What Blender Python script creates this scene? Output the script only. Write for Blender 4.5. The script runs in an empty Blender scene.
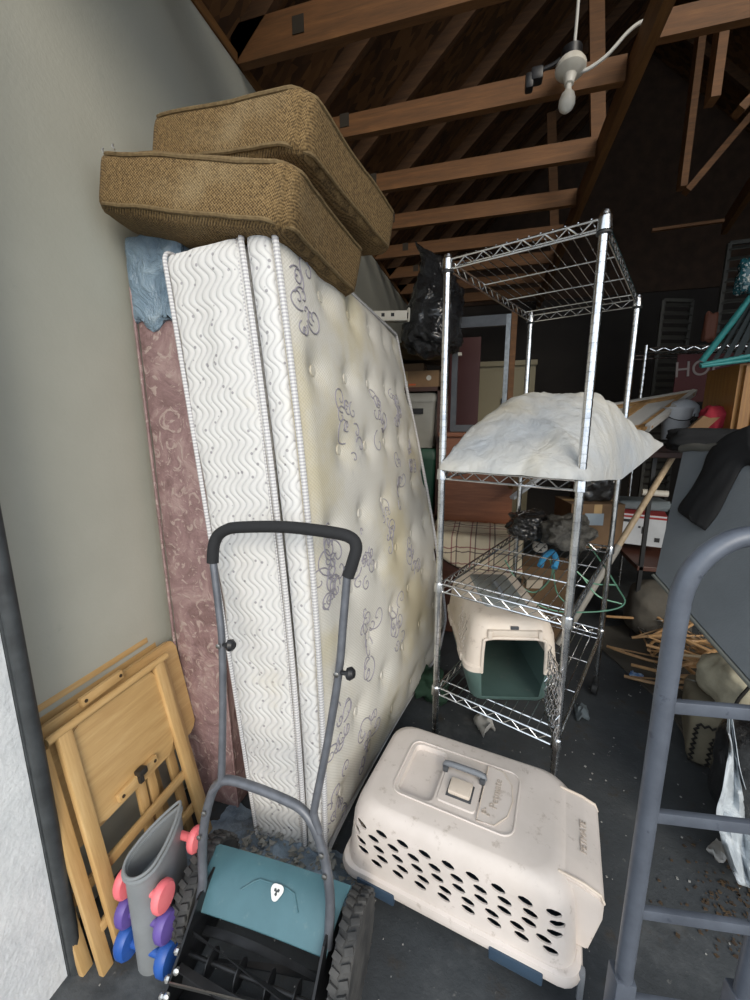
import bpy, bmesh, math, random
from mathutils import Vector, Matrix, noise
random.seed(7)
PI = math.pi
SC = bpy.context.scene
COL = SC.collection
V = Vector

# ------------------------------------------------------------------ camera
F = 403.5; PITCH = 0.1911; YAW = math.radians(15.65); CH = 1.418; ROLL = -0.0043
_rt = V((math.cos(YAW), math.sin(YAW), 0)); _fh = V((-math.sin(YAW), math.cos(YAW), 0))
FW = _fh*math.cos(PITCH)+V((0, 0, -math.sin(PITCH)))
_up = _fh*math.sin(PITCH)+V((0, 0, math.cos(PITCH)))
RT = math.cos(ROLL)*_rt+math.sin(ROLL)*_up
UP = -math.sin(ROLL)*_rt+math.cos(ROLL)*_up
CP = V((0, 0, CH))
def at(u, v, d):            # a point of the place, d metres in front of where the photographer stood
    return CP+(FW+RT*((u-375)/F)-UP*((v-500)/F))*d
cd = bpy.data.cameras.new('camera'); co = bpy.data.objects.new('camera', cd); COL.objects.link(co)
M = Matrix((RT, UP, -FW)).transposed().to_4x4(); M.translation = CP
co.matrix_world = M
cd.sensor_fit = 'VERTICAL'; cd.sensor_height = 24; cd.lens = 24*F/1000; cd.clip_start = 0.02; cd.clip_end = 200
SC.camera = co

# ------------------------------------------------------------------ materials
def lin(c):
    if isinstance(c, str):
        c = [int(c[i:i+2], 16)/255 for i in (0, 2, 4)]
    return tuple(((x+0.055)/1.055)**2.4 if x > 0.04045 else x/12.92 for x in c[:3])+(1,)
class N:
    def __init__(s, name):
        s.m = bpy.data.materials.new(name); s.m.use_nodes = True
        s.t = s.m.node_tree; s.b = s.t.nodes['Principled BSDF']
        s.tc = s.t.nodes.new('ShaderNodeTexCoord')
    def new(s, k, **kw):
        n = s.t.nodes.new(k)
        for a, v in kw.items(): setattr(n, a, v)
        return n
    def link(s, a, b): s.t.links.new(a, b)
    def val(s, sock, v):
        if hasattr(v, 'is_output') or hasattr(v, 'links'): s.link(v, sock)
        else: sock.default_value = v
    def op(s, o, a, b=0.0, c=None):
        n = s.new('ShaderNodeMath', operation=o)
        s.val(n.inputs[0], a); s.val(n.inputs[1], b)
        if c is not None: s.val(n.inputs[2], c)
        return n.outputs[0]
    def xyz(s):
        n = s.new('ShaderNodeSeparateXYZ'); s.link(s.tc.outputs['Object'], n.inputs[0]); return n.outputs
    def mapped(s, scale=(1, 1, 1), rot=(0, 0, 0)):
        n = s.new('ShaderNodeMapping'); s.link(s.tc.outputs['Object'], n.inputs[0])
        n.inputs['Scale'].default_value = scale; n.inputs['Rotation'].default_value = rot; return n.outputs[0]
    def noise(s, scale=5, detail=4, rough=.55, vec=None, dist=0):
        n = s.new('ShaderNodeTexNoise'); n.inputs['Scale'].default_value = scale; n.inputs['Detail'].default_value = detail
        n.inputs['Roughness'].default_value = rough; n.inputs['Distortion'].default_value = dist
        s.link(vec if vec is not None else s.tc.outputs['Object'], n.inputs['Vector']); return n.outputs['Fac']
    def voro(s, scale=5, vec=None, feature='F1', out='Distance'):
        n = s.new('ShaderNodeTexVoronoi', feature=feature); n.inputs['Scale'].default_value = scale
        s.link(vec if vec is not None else s.tc.outputs['Object'], n.inputs['Vector']); return n.outputs[out]
    def ramp(s, fac, stops):
        n = s.new('ShaderNodeValToRGB'); e = n.color_ramp.elements
        while len(e) < len(stops): e.new(0.5)
        for i, (p, c) in enumerate(stops): e[i].position = p; e[i].color = lin(c)
        s.link(fac, n.inputs[0]); return n.outputs[0]
    def mix(s, fac, a, b):
        n = s.new('ShaderNodeMix', data_type='RGBA')
        s.val(n.inputs[0], fac)
        for k, v in ((6, a), (7, b)):
            if isinstance(v, str): n.inputs[k].default_value = lin(v)
            else: s.link(v, n.inputs[k])
        return n.outputs[2]
    def color(s, c):
        if isinstance(c, str): s.b.inputs['Base Color'].default_value = lin(c)
        else: s.link(c, s.b.inputs['Base Color'])
        return s
    def pbr(s, rough=.6, metal=0, **kw):
        s.val(s.b.inputs['Roughness'], rough); s.b.inputs['Metallic'].default_value = metal
        for k, v in kw.items(): s.b.inputs[k.replace('_', ' ')].default_value = v
        return s
    def bump(s, h, strength=.5, dist=.01):
        n = s.new('ShaderNodeBump'); n.inputs['Strength'].default_value = strength; n.inputs['Distance'].default_value = dist
        s.link(h, n.inputs['Height']); s.link(n.outputs[0], s.b.inputs['Normal']); return s
def step(n, x, a, b):       # smooth 0..1 between a and b
    k = n.new('ShaderNodeMapRange', interpolation_type='SMOOTHSTEP')
    n.val(k.inputs[0], x); k.inputs[1].default_value = a; k.inputs[2].default_value = b
    return k.outputs[0]
def simple(name, c, rough=.6, metal=0, c2=None, scale=8, bump=0, bscale=60, bd=.002, lo=.35, hi=.7, **kw):
    n = N(name).pbr(rough, metal, **kw)
    if c2: n.color(n.ramp(n.noise(scale, 5), [(lo, c), (hi, c2)]))
    else: n.color(c)
    if bump: n.bump(n.noise(bscale, 4), bump, bd)
    return n.m
def wood(name, c1, c2, c3=None, axis='y', rough=.45, sc=1.0, knots=False):
    n = N(name).pbr(rough)
    s = {'x': (1.2, 14, 14), 'y': (14, 1.2, 14), 'z': (14, 14, 1.2)}[axis]
    f = n.noise(3*sc, 6, .6, n.mapped(s), .6)
    g = n.noise(16*sc, 3, .5, n.mapped(s))
    f2 = n.op('ADD', n.op('MULTIPLY', f, .75), n.op('MULTIPLY', g, .25))
    n.color(n.ramp(f2, [(.32, c1), (.55, c2), (.72, c3 or c2)]))
    n.bump(f2, .15, .002)
    return n.m

# ------------------------------------------------------------------ mesh helpers
def box(bm, c, s, rot=None, bev=0):
    r = bmesh.ops.create_cube(bm, size=1)
    T = Matrix.Translation(V(c)) @ (rot.to_4x4() if rot is not None else Matrix()) @ Matrix.Diagonal((*s, 1))
    bmesh.ops.transform(bm, matrix=T, verts=r['verts'])
    if bev:
        ed = list({e for v in r['verts'] for e in v.link_edges})
        bmesh.ops.bevel(bm, geom=ed, offset=bev, segments=2, affect='EDGES', profile=.6)
def boxc(bm, a, b, bev=0):
    box(bm, [(a[i]+b[i])/2 for i in range(3)], [abs(b[i]-a[i]) for i in range(3)], None, bev)
def frame_to(d):
    d = V(d).normalized(); u = V((0, 0, 1)) if abs(d.z) < .9 else V((1, 0, 0))
    x = u.cross(d).normalized(); y = d.cross(x); return Matrix((x, y, d)).transposed()
def bar(bm, p0, p1, w, h, up=(0, 0, 1), bev=0):
    p0, p1 = V(p0), V(p1); d = (p1-p0); L = d.length; d.normalize()
    x = V(up).cross(d); x = x.normalized() if x.length > 1e-6 else V((1, 0, 0)); y = d.cross(x)
    box(bm, (p0+p1)/2, (w, h, L), Matrix((x, y, d)).transposed(), bev)
def smooth_path(pts, n=6, closed=False):
    P = [V(p) for p in pts]; out = []; m = len(P)
    rng = range(m if closed else m-1)
    for i in rng:
        p0 = P[(i-1) % m] if (closed or i > 0) else P[0]*2-P[1]
        p1 = P[i]; p2 = P[(i+1) % m]
        p3 = P[(i+2) % m] if (closed or i+2 < m) else P[-1]*2-P[-2]
        for k in range(n):
            t = k/n
            out.append(.5*((2*p1)+(p2-p0)*t+(2*p0-5*p1+4*p2-p3)*t*t+(3*p1-p0-3*p2+p3)*t**3))
    if not closed: out.append(P[-1])
    return out
def tube(bm, pts, r, seg=8, closed=False, flat=None):
    """round tube along pts; r number or list; flat=(nx,ny) squashes the section"""
    P = [V(p) for p in pts]; n = len(P); rings = []
    T = []
    for i in range(n):
        a = P[(i-1) % n] if (closed or i > 0) else P[i]; b = P[(i+1) % n] if (closed or i < n-1) else P[i]
        T.append((b-a).normalized())
    x = frame_to(T[0]).col[0].copy()
    for i in range(n):
        x = (x-T[i]*x.dot(T[i]))
        x = x.normalized() if x.length > 1e-6 else frame_to(T[i]).col[0].copy()
        y = T[i].cross(x); rr = r[i] if isinstance(r, (list, tuple)) else r
        rings.append([bm.verts.new(P[i]+(x*math.cos(2*PI*k/seg)+y*math.sin(2*PI*k/seg))*rr) for k in range(seg)])
    for i in range(n if closed else n-1):
        A, B = rings[i], rings[(i+1) % n]
        for k in range(seg): bm.faces.new((A[k], A[(k+1) % seg], B[(k+1) % seg], B[k]))
    if not closed:
        bm.faces.new(rings[0][::-1]); bm.faces.new(rings[-1])
def cyl(bm, p0, p1, r0, r1=None, seg=16):
    tube(bm, [p0, p1], [r0, r1 if r1 is not None else r0], seg)
def lathe(bm, prof, c=(0, 0, 0), axis=(0, 0, 1), seg=20):
    """prof = [(r, h)...]"""
    R = frame_to(axis); c = V(c); rings = []
    for r, h in prof:
        rings.append([bm.verts.new(c+R @ V((r*math.cos(2*PI*k/seg), r*math.sin(2*PI*k/seg), h))) for k in range(seg)])
    for A, B in zip(rings, rings[1:]):
        for k in range(seg): bm.faces.new((A[k], A[(k+1) % seg], B[(k+1) % seg], B[k]))
    bm.faces.new(rings[0][::-1]); bm.faces.new(rings[-1])
def loft(bm, secs, cap0=True, cap1=True):
    rings = [[bm.verts.new(p) for p in s] for s in secs]; n = len(rings[0])
    for A, B in zip(rings, rings[1:]):
        for k in range(n): bm.faces.new((A[k], A[(k+1) % n], B[(k+1) % n], B[k]))
    if cap0: bm.faces.new(rings[0][::-1])
    if cap1: bm.faces.new(rings[-1])
def rrect(hx, hy, r, z, cx=0, cy=0, n=5):
    out = []
    for qx, qy, a0 in ((1, 1, 0), (-1, 1, 90), (-1, -1, 180), (1, -1, 270)):
        for k in range(n+1):
            a = math.radians(a0+90*k/n)
            out.append(V((cx+qx*(hx-r)+r*math.cos(a), cy+qy*(hy-r)+r*math.sin(a), z)))
    return out
def prism(bm, poly, n, T=None):
    """extrude planar 3D polygon by vector n"""
    poly = [V(p) for p in poly]; n = V(n)
    A = [bm.verts.new(p) for p in poly]; B = [bm.verts.new(p+n) for p in poly]; k = len(A)
    bm.faces.new(A[::-1]); bm.faces.new(B)
    for i in range(k): bm.faces.new((A[i], A[(i+1) % k], B[(i+1) % k], B[i]))
def softbox(bm, size, r, div, fn=None):
    """cube of rounded edges with div=(nx,ny,nz) cells, fn deforms the points"""
    h = V(size)/2; nx, ny, nz = div; cache = {}
    def vert(i, j, k):
        if (i, j, k) in cache: return cache[(i, j, k)]
        p = V(((i/nx*2-1)*h.x, (j/ny*2-1)*h.y, (k/nz*2-1)*h.z))
        q = V([max(-(h[a]-r), min(h[a]-r, p[a])) for a in range(3)])
        d = p-q
        if d.length > 1e-9: p = q+d.normalized()*min(r, max(abs(d.x), abs(d.y), abs(d.z)))
        if fn: p = fn(p)
        v = bm.verts.new(p); cache[(i, j, k)] = v; return v
    for k in (0, nz):
        for i in range(nx):
            for j in range(ny):
                f = (vert(i, j, k), vert(i+1, j, k), vert(i+1, j+1, k), vert(i, j+1, k)); bm.faces.new(f if k else f[::-1])
    for j in (0, ny):
        for i in range(nx):
            for k in range(nz):
                f = (vert(i, j, k), vert(i+1, j, k), vert(i+1, j, k+1), vert(i, j, k+1)); bm.faces.new(f if not j else f[::-1])
    for i in (0, nx):
        for j in range(ny):
            for k in range(nz):
                f = (vert(i, j, k), vert(i, j+1, k), vert(i, j+1, k+1), vert(i, j, k+1)); bm.faces.new(f if i else f[::-1])
def fbm(p, s=1.0): return noise.fractal(V(p)*s, 0.8, 2.0, 4)
BM = bmesh.new
def obj(name, bm, m, parent=None, world=False, smooth=True, origin=None, angle=40):
    me = bpy.data.meshes.new(name)
    if parent is not None and world:
        bmesh.ops.transform(bm, matrix=full(parent).inverted(), verts=bm.verts)
    if origin is not None:
        bmesh.ops.translate(bm, vec=-V(origin), verts=bm.verts)
    bmesh.ops.recalc_face_normals(bm, faces=bm.faces)
    bm.to_mesh(me); bm.free()
    if smooth:
        me.polygons.foreach_set('use_smooth', [True]*len(me.polygons))
        try: me.set_sharp_from_angle(angle=math.radians(angle))
        except Exception: pass
    o = bpy.data.objects.new(name, me); COL.objects.link(o)
    if m: me.materials.append(m)
    if parent is not None: o.parent = parent
    if origin is not None: o.location = origin
    return o
def full(o):
    m = o.matrix_basis.copy()
    while o.parent: o = o.parent; m = o.matrix_basis @ m
    return m
def tag(o, label, cat, group=None, kind=None):
    o['label'] = label; o['category'] = cat
    if group: o['group'] = group
    if kind: o['kind'] = kind
    return o
def thing(name, label, cat, loc=(0, 0, 0), rotz=0, group=None, rot=None):
    o = bpy.data.objects.new(name, None); COL.objects.link(o); o.empty_display_size = .05
    o.location = loc; o.rotation_euler = rot if rot else (0, 0, rotz)
    return tag(o, label, cat, group)
def struct(name, bm, m, smooth=False):
    o = obj(name, bm, m, smooth=smooth); o['kind'] = 'structure'; return o
def copy_tree(o, parent=None):
    c = o.copy(); COL.objects.link(c)
    if parent: c.parent = parent
    for ch in list(o.children): copy_tree(ch, c)
    return c
def boolean_cut(o, cutters, op='DIFFERENCE'):
    """cut holes for real, then drop the cutter"""
    me = bpy.data.meshes.new('cut'); bmesh.ops.recalc_face_normals(cutters, faces=cutters.faces); cutters.to_mesh(me); cutters.free()
    c = bpy.data.objects.new('cut', me); COL.objects.link(c); c.matrix_world = full(o)
    md = o.modifiers.new('b', 'BOOLEAN'); md.object = c; md.operation = op; md.solver = 'EXACT'
    bpy.context.view_layer.update()
    dg = bpy.context.evaluated_depsgraph_get()
    new = bpy.data.meshes.new_from_object(o.evaluated_get(dg))
    o.modifiers.clear(); old = o.data; o.data = new; bpy.data.objects.remove(c); new.name = old.name
    try: new.set_sharp_from_angle(angle=math.radians(35))
    except Exception: pass
def text_mesh(body, size, depth, m, parent, T, name='lettering'):
    cu = bpy.data.curves.new('t', 'FONT'); cu.body = body; cu.size = size; cu.extrude = depth; cu.align_x = 'CENTER'; cu.align_y = 'CENTER'
    t = bpy.data.objects.new('t', cu); COL.objects.link(t); bpy.context.view_layer.update()
    me = bpy.data.meshes.new_from_object(t.evaluated_get(bpy.context.evaluated_depsgraph_get()))
    bpy.data.objects.remove(t); me.transform(T); me.materials.clear(); me.materials.append(m)
    o = bpy.data.objects.new(name, me); COL.objects.link(o)
    if parent is not None: o.parent = parent
    return o
# ================================================================== setting
WX = -1.085          # left wall
PZ = 2.88            # wall plate
BY = 6.0; RX = 4.2; FY = .62
n = N('painted_wall').pbr(.75)
f = n.noise(1.3, 5, .6); g = n.noise(9, 6, .7)
n.color(n.mix(step(n, g, .62, .74), n.ramp(f, [(.35, 'a8a79a'), (.65, 'b4b3a6')]), 'a5a599'))
n.bump(n.noise(90, 3), .25, .002); WALL = n.m
n = N('asphalt_floor').pbr(.8)
a = n.noise(2.2, 6, .62); b = n.noise(40, 5, .7); c = n.noise(7, 6, .7)
col = n.ramp(a, [(.3, '2c2f32'), (.52, '3c4043'), (.75, '4d5052')])
col = n.mix(step(n, c, .55, .72), col, '3e362d'); col = n.mix(step(n, b, .62, .74), col, '6d6d6a'); col = n.mix(n.op('MULTIPLY', step(n, n.noise(1.1, 6, .75), .52, .62), .5), col, '5d6062')
n.color(col); n.bump(n.op('ADD', b, n.op('MULTIPLY', c, 2)), .5, .004); FLOOR = n.m
n = N('osb_sheathing').pbr(.8)
a = n.voro(14, n.mapped((1, 2.2, 1), (0, 0, .5)), out='Color'); sx = n.new('ShaderNodeSeparateColor'); n.link(a, sx.inputs[0])
h = n.op('ADD', n.op('MULTIPLY', sx.outputs[0], .5), n.op('MULTIPLY', n.noise(3, 5), .5))
n.color(n.ramp(h, [(.25, '3f2a17'), (.5, '5a3c20'), (.75, '6f4d2b')])); n.bump(h, .3, .004); OSB = n.m
LUMBER = wood('truss_lumber', '513519', '694523', '7c542d', 'x', .7)
LUMBERY = wood('runner_lumber', '573817', '6d4922', '7d5629', 'y', .7)
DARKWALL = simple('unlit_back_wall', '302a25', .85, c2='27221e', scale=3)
STUCCO = simple('outside_stucco', 'e6e8e8', .85, c2='d6d9da', scale=12, bump=.6, bscale=70, bd=.004)
SEAL = simple('weather_seal', '3c4042', .55, c2='2a2d2f', scale=20, bump=.3, bscale=120)
CONC = simple('driveway_concrete', '7c7a75', .85, c2='8c8a84', scale=3, bump=.3)

bm = BM(); box(bm, (1.5, 3.2, -.05), (6.2, 6.6, .1)); struct('floor', bm, FLOOR)
bm = BM(); box(bm, (1, -5.2, -.06), (16, 10.2, .1)); struct('floor_driveway', bm, CONC)
bm = BM(); box(bm, (WX-.06, (FY+BY)/2+.02, PZ/2), (.12, BY-FY, PZ)); struct('wall_left', bm, WALL)
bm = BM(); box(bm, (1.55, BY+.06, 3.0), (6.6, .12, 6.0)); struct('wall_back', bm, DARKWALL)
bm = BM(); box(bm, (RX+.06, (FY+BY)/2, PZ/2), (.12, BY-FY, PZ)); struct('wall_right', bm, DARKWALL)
# wall plate on top of the left wall
bm = BM(); box(bm, (WX-.035, (FY+BY)/2, PZ+.02), (.085, BY-FY, .04)); struct('trim_1', bm, LUMBERY)
# front: header over the door opening, jamb and outside return
bm = BM(); box(bm, (1.5, FY-.07, 3.06), (5.6, .12, .62)); struct('wall_front', bm, STUCCO)
n0 = V((-.905, .50, 0))
bm = BM()
prism(bm, [(-1.085, .628, 0), (-.985, .565, 0), (-.99, .553, 0), (-1.14, .553, 0), (-1.14, .628, 0)], (0, 0, 2.4)); struct('trim_2', bm, SEAL)
bm = BM(); tube(bm, [(-.983, .57, 0), (-.983, .57, 1.2), (-.983, .57, 2.4)], .016, 12); struct('trim_3', bm, SEAL, True)
bm = BM(); boxc(bm, (-2.6, .30, 0), (-.995, .552, 3.4)); struct('wall_outside', bm, STUCCO)

# roof: sheathing on two slopes over the trusses
RIDGEX = 1.55; SL = .92
ridgez = PZ+.12+(RIDGEX-WX)*SL
def roofz(x): return PZ+.12+(x-WX)*SL if x < RIDGEX else ridgez-(x-RIDGEX)*SL
bm = BM(); prism(bm, [(WX-.4, FY-.3, roofz(WX-.4)), (RIDGEX, FY-.3, ridgez), (RIDGEX, FY-.3, ridgez+.02), (WX-.4, FY-.3, roofz(WX-.4)+.02)], (0, BY-FY+.6, 0)); struct('ceiling', bm, OSB)
bm = BM(); prism(bm, [(RX+.4, FY-.3, roofz(RX+.4)), (RIDGEX, FY-.3, ridgez), (RIDGEX, FY-.3, ridgez+.02), (RX+.4, FY-.3, roofz(RX+.4)+.02)], (0, BY-FY+.6, 0)); struct('ceiling_far_slope', bm, OSB)
# soffit blocking between the plate and the sheathing
bm = BM(); box(bm, (WX-.05, (FY+BY)/2, PZ+.09), (.02, BY-FY, .14)); struct('trim_4', bm, OSB)
DIMWOOD = wood('dimmed_rafter', '3c2815', '52371e', '644528', 'x', .8)  # rafter lumber dimmed in its colour to tone down the lit undersides
bm = BM(); box(bm, (1.55, BY-.01, 4.5), (6.6, .02, 3.1)); struct('wall_back_gable', bm, simple('dimmed_gable_sheathing', '35261a', .85, c2='463224', scale=9))  # light falloff toward the back is put into this darker gable colour
PLATE = simple('truss_plate', '3a342c', .6, .4)
ys = [1.765-.534, 1.765, 2.30, 2.835, 3.365, 3.90, 4.43, 4.97, 5.5]
k = 0
for y in ys:
    k += 1
    t = bpy.data.objects.new('trim_truss_%d' % k, None); COL.objects.link(t); t['kind'] = 'structure'
    t.location = (WX, y, PZ)
    zc = PZ+.045
    bm = BM(); box(bm, (0, 0, 0), (1, 1, 1)); bm.free()
    bm = BM(); boxc(bm, (WX-.02, y, PZ), (.50, y+.038, PZ+(.14 if y < 2 else .10))); obj('bottom_chord', bm, LUMBER, t, True, False)
    if y > 1.9 and y < 2.2 or abs(y-2.30) < .01 or y < 1.9:
        bm = BM(); boxc(bm, (.56, y-.19, PZ+.0), (RX, y-.152, PZ+.09)); obj('outer_chord', bm, LUMBER, t, True, False)
    bm = BM(); bar(bm, (WX-.3, y+.019, roofz(WX-.3)-.05), (RIDGEX, y+.019, ridgez-.05), .038, .09, (0, 0, 1)); obj('rafter', bm, DIMWOOD, t, True, False)
    bm = BM(); bar(bm, (RX+.3, y+.019, roofz(RX+.3)-.05), (RIDGEX, y+.019, ridgez-.05), .038, .09, (0, 0, 1)); obj('rafter', bm, DIMWOOD, t, True, False)
    if k % 3 == 1:
        bm = BM(); bar(bm, (.52, y+.055, PZ+.08), (.40, y+.055, PZ+1.25), .075, .036, (0, 1, 0)); obj('web', bm, LUMBER, t, True, False)
    bm = BM(); box(bm, (-.80, y-.002, PZ+.075), (.05, .003, .06)); obj('nail_plate', bm, PLATE, t, True, False)
# runner along the ends of the chords
bm = BM(); bar(bm, (.53, .7, PZ+.03), (.53, BY, PZ+.03), .14, .04, (1, 0, 0)); struct('trim_5', bm, LUMBERY)
bm = BM(); bar(bm, (1.3, 2.2, PZ+.1), (1.9, 4.6, PZ+.2), .12, .04, (1, 0, 0)); struct('trim_6', bm, LUMBERY)
for i, (a, b) in enumerate((((.93, 2.55, PZ), (.95, 2.6, PZ+.9)), ((1.1, 3.3, PZ-.02), (1.1, 3.3, PZ+1.1)), ((1.16, 3.4, PZ), (1.75, 3.4, PZ+.75)), ((1.1, 2.7, PZ+.02), (1.9, 2.75, PZ+.9)))):
    bm = BM(); bar(bm, a, b, .038, .07, (0, 1, 0)); struct('trim_%d' % (7+i), bm, LUMBER)
bm = BM(); bar(bm, (1.143, 3.93, 2.87), (1.6, 3.9, 2.87), .03, .02); struct('trim_12', bm, LUMBER)

# ceiling light: porcelain lampholder with its bulb, box, sensor and cables
CHINA = simple('porcelain', 'e4e0d6', .3, c2='cfc9bb', scale=14)
BLKP = simple('black_plastic', '1b1b1d', .4, c2='26272a', scale=30)
CABLE = simple('white_cable', 'c9c9c4', .4)
lc = V((.262, 2.2, 2.90))
t = thing('ceiling_light', 'white porcelain lamp holder with bulb hanging under the wooden trusses', 'light', lc)
ax = V((-.05, -.1, -1))
bm = BM(); lathe(bm, [(.02, -.03), (.05, -.028), (.062, -.01), (.062, .006), (.05, .018), (.028, .028), (.022, .045), (.02, .06)], (0, 0, 0), ax); obj('lamp_holder', bm, CHINA, t)
bm = BM(); lathe(bm, [(.012, .055), (.013, .08), (.016, .09), (.026, .10), (.033, .12), (.034, .138), (.028, .155), (.014, .168), (.003, .171)], (0, 0, 0), ax); obj('bulb', bm, CHINA, t)
bm = BM(); lathe(bm, [(.03, -.075), (.042, -.07), (.042, -.035), (.03, -.03)], (0, 0, 0), (0, 0, -1)); obj('junction_box', bm, BLKP, t)
bm = BM(); tube(bm, smooth_path([(-.03, 0, .05), (-.07, 0, .03), (-.11, 0, .02)]), .009); box(bm, (-.135, 0, .0), (.05, .05, .05), None, .01); box(bm, (-.165, 0, -.02), (.035, .045, .06), None, .01); obj('motion_sensor', bm, BLKP, t)
c = obj('hanging_cable', (lambda b: (tube(b, smooth_path([(.268, 2.2, 2.92), (.272, 2.2, 3.05), (.275, 2.21, 3.25), (.285, 2.21, 3.6)]), .0065), b)[1])(BM()), CABLE)
tag(c, 'grey cable running straight up from the ceiling light', 'cable')
c = obj('electrical_conduit', (lambda b: (tube(b, smooth_path([(.29, 2.2, 2.885), (.33, 2.2, 2.885), (.40, 2.2, 2.92), (.47, 2.2, 2.985), (.52, 2.2, 3.01), (.58, 2.2, 3.01), (.85, 2.19, 3.012), (1.6, 2.19, 3.015)]), .0075), b)[1])(BM()), CABLE)
tag(c, 'pale cable curving from the lamp holder through the runner and away right', 'cable')

# ================================================================== mattress
n = N('quilted_ticking').pbr(.85)
x, y, z = n.xyz()[:3]
tri = n.op('MULTIPLY', n.op('SINE', n.op('MULTIPLY', z, 2*PI/.085)), .014)
ph = n.op('ADD', x, n.op('ADD', tri, n.op('MULTIPLY', n.noise(5, 2), .03)))
w = n.op('SINE', n.op('MULTIPLY', ph, PI/.021))
w = n.op('POWER', n.op('ABSOLUTE', w), .6)
st = n.voro(1, n.mapped((38, 38, 38)))
dots = step(n, st, .13, .19)
col = n.mix(w, 'bfbfbe', 'd3d2cf'); col = n.mix(dots, '9a989a', col)
spot = n.noise(4, 5, .6); col = n.mix(step(n, spot, .56, .8), col, 'cfc8b6')
n.color(col); n.bump(n.op('ADD', w, n.op('MULTIPLY', n.noise(60, 3), .25)), .42, .006); QUILT = n.m
n = N('mattress_top_fabric').pbr(.85)
x, y, z = n.xyz()[:3]
a = n.op('ADD', y, z); b = n.op('SUBTRACT', y, z)
la = n.op('ABSOLUTE', n.op('SINE', n.op('MULTIPLY', a, PI/.011))); lb = n.op('ABSOLUTE', n.op('SINE', n.op('MULTIPLY', b, PI/.011)))
dia = n.op('POWER', n.op('MULTIPLY', la, lb), .3)
s1 = n.noise(1.8, 5, .6); s2 = n.noise(5, 5, .7)
col = n.mix(step(n, s1, .48, .66), 'd0cdc4', 'c8bfa4'); col = n.mix(step(n, s2, .60, .78), col, 'b4b2ae'); col = n.mix(n.op('MULTIPLY', n.op('SUBTRACT', 1, dia), .35), col, '9d9b95')
n.color(col); n.bump(dia, .35, .003); TOPF = n.m
PIPE = N('mattress_piping'); x, y, z = PIPE.xyz()[:3]
PIPE.color(PIPE.mix(step(PIPE, PIPE.op('SINE', PIPE.op('MULTIPLY', z, 700)), -.5, .6), 'd2d1cf', 'aeadb0')).pbr(.7); PIPE = PIPE.m
SCROLL = simple('embroidery_thread', '8d8a92', .6)
MH = 1.855; MD = 1.36; MT = .352
MO = V((-.705, .985, .015)); LEAN = math.radians(5.0)
tuf = []
for j in range(8):
    for i in range(6):
        tuf.append((.13+.235*i+(.117 if j % 2 else 0), .13+.232*j))
def dimple(v, w):
    s = 0
    for (a, b) in tuf:
        d2 = (v-a)**2+(w-b)**2
        if d2 < .06: s += math.exp(-d2/.0032)*.022+math.exp(-d2/.0003)*.006
    return s
def warp(p):            # p local: x thickness 0..MT, y depth 0..MD, z height 0..MH
    x, v, w = p
    h = w/MH
    sag = .235*max(0, v/MD)**1.3*max(0, 1-h)**1.25*1.22*(1 if h > .12 else (.75+.25*h/.12)) + .02*math.sin(PI*h)
    x2 = x*(1-.24*max(0, 1-h)**2.2)+sag
    return V((x2, v*(1-.10*(1-h)**2)-.02*math.sin(PI*max(0, min(1, h)))*(1-v/MD), w))
def mat_body(x0, x1, r, faces_fn, div):
    bm = BM()
    def fn(p):
        q = V((p.x+(x0+x1)/2, p.y+MD/2, p.z+MH/2)); q = faces_fn(q); return warp(q)
    softbox(bm, (x1-x0, MD, MH), r, div, fn); return bm
mt = thing('mattress', 'stained white pillow-top mattress standing on end against the wall', 'mattress', MO, rot=(0, -LEAN, 0))
XS = MT*.70
def f_base(q):
    q.y -= .006*math.sin(PI*q.x/XS) if q.y < .2 else 0
    q.y += .010*fbm((q.x*6, 3, q.z*3))*(q.y < .3); return q
obj('base_layer', mat_body(0, XS, .03, f_base, (12, 24, 60)), QUILT, mt)
def f_top(q):
    if q.y < .1: q.y -= .012*math.sin(PI*max(0, min(1, (q.x-XS)/(MT-XS))))
    return q
obj('pillow_top_border', mat_body(XS+.004, MT-.02, .025, f_top, (8, 24, 60)), QUILT, mt)
def face(v, w, off=0):
    e = min(v, MD-v, w, MH-w)
    rnd = .028*(1-min(1, max(0, e)/.07))**2
    bul = .018*math.sin(PI*min(1, max(0, v/MD)))
    return warp(V((MT+bul+off-rnd-dimple(v, w), v, w)))
bm = BM(); NV, NW = 130, 176
g = [[bm.verts.new(face(MD*i/NV, MH*j/NW)) for j in range(NW+1)] for i in range(NV+1)]
for i in range(NV):
    for j in range(NW): bm.faces.new((g[i][j], g[i+1][j], g[i+1][j+1], g[i][j+1]))
rim = [g[i][0] for i in range(NV+1)]+[g[NV][j] for j in range(1, NW+1)]+[g[i][NW] for i in range(NV-1, -1, -1)]+[g[0][j] for j in range(NW-1, 0, -1)]
back = [bm.verts.new(v.co-V((.05, 0, 0))) for v in rim]
for i in range(len(rim)): bm.faces.new((rim[i], rim[(i+1) % len(rim)], back[(i+1) % len(rim)], back[i]))
bm.faces.new(back)
obj('sleeping_surface', bm, TOPF, mt, angle=60)
def loop_at(x, out=.004, r=.03):
    pts = []
    P = rrect(MD/2+out, MH/2+out, r, 0, MD/2, MH/2, 4)
    Q = []
    for i in range(len(P)):
        a, b = P[i], P[(i+1) % len(P)]; m = max(1, int((b-a).length/.06))
        for k in range(m): Q.append(a.lerp(b, k/m))
    return [warp(V((x, p.x, p.y))) for p in Q]
for xx, rr in ((.012, .006), (XS, .008), (MT-.012, .0085)):
    bm = BM(); tube(bm, loop_at(xx), rr, 8, True); obj('piping', bm, PIPE, mt)
bm = BM()
for w_ in (.0,):
    for dx in (-.018, .018): tube(bm, loop_at(XS+dx, .0), .003, 6, True)
obj('seam', bm, PIPE, mt)
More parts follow.
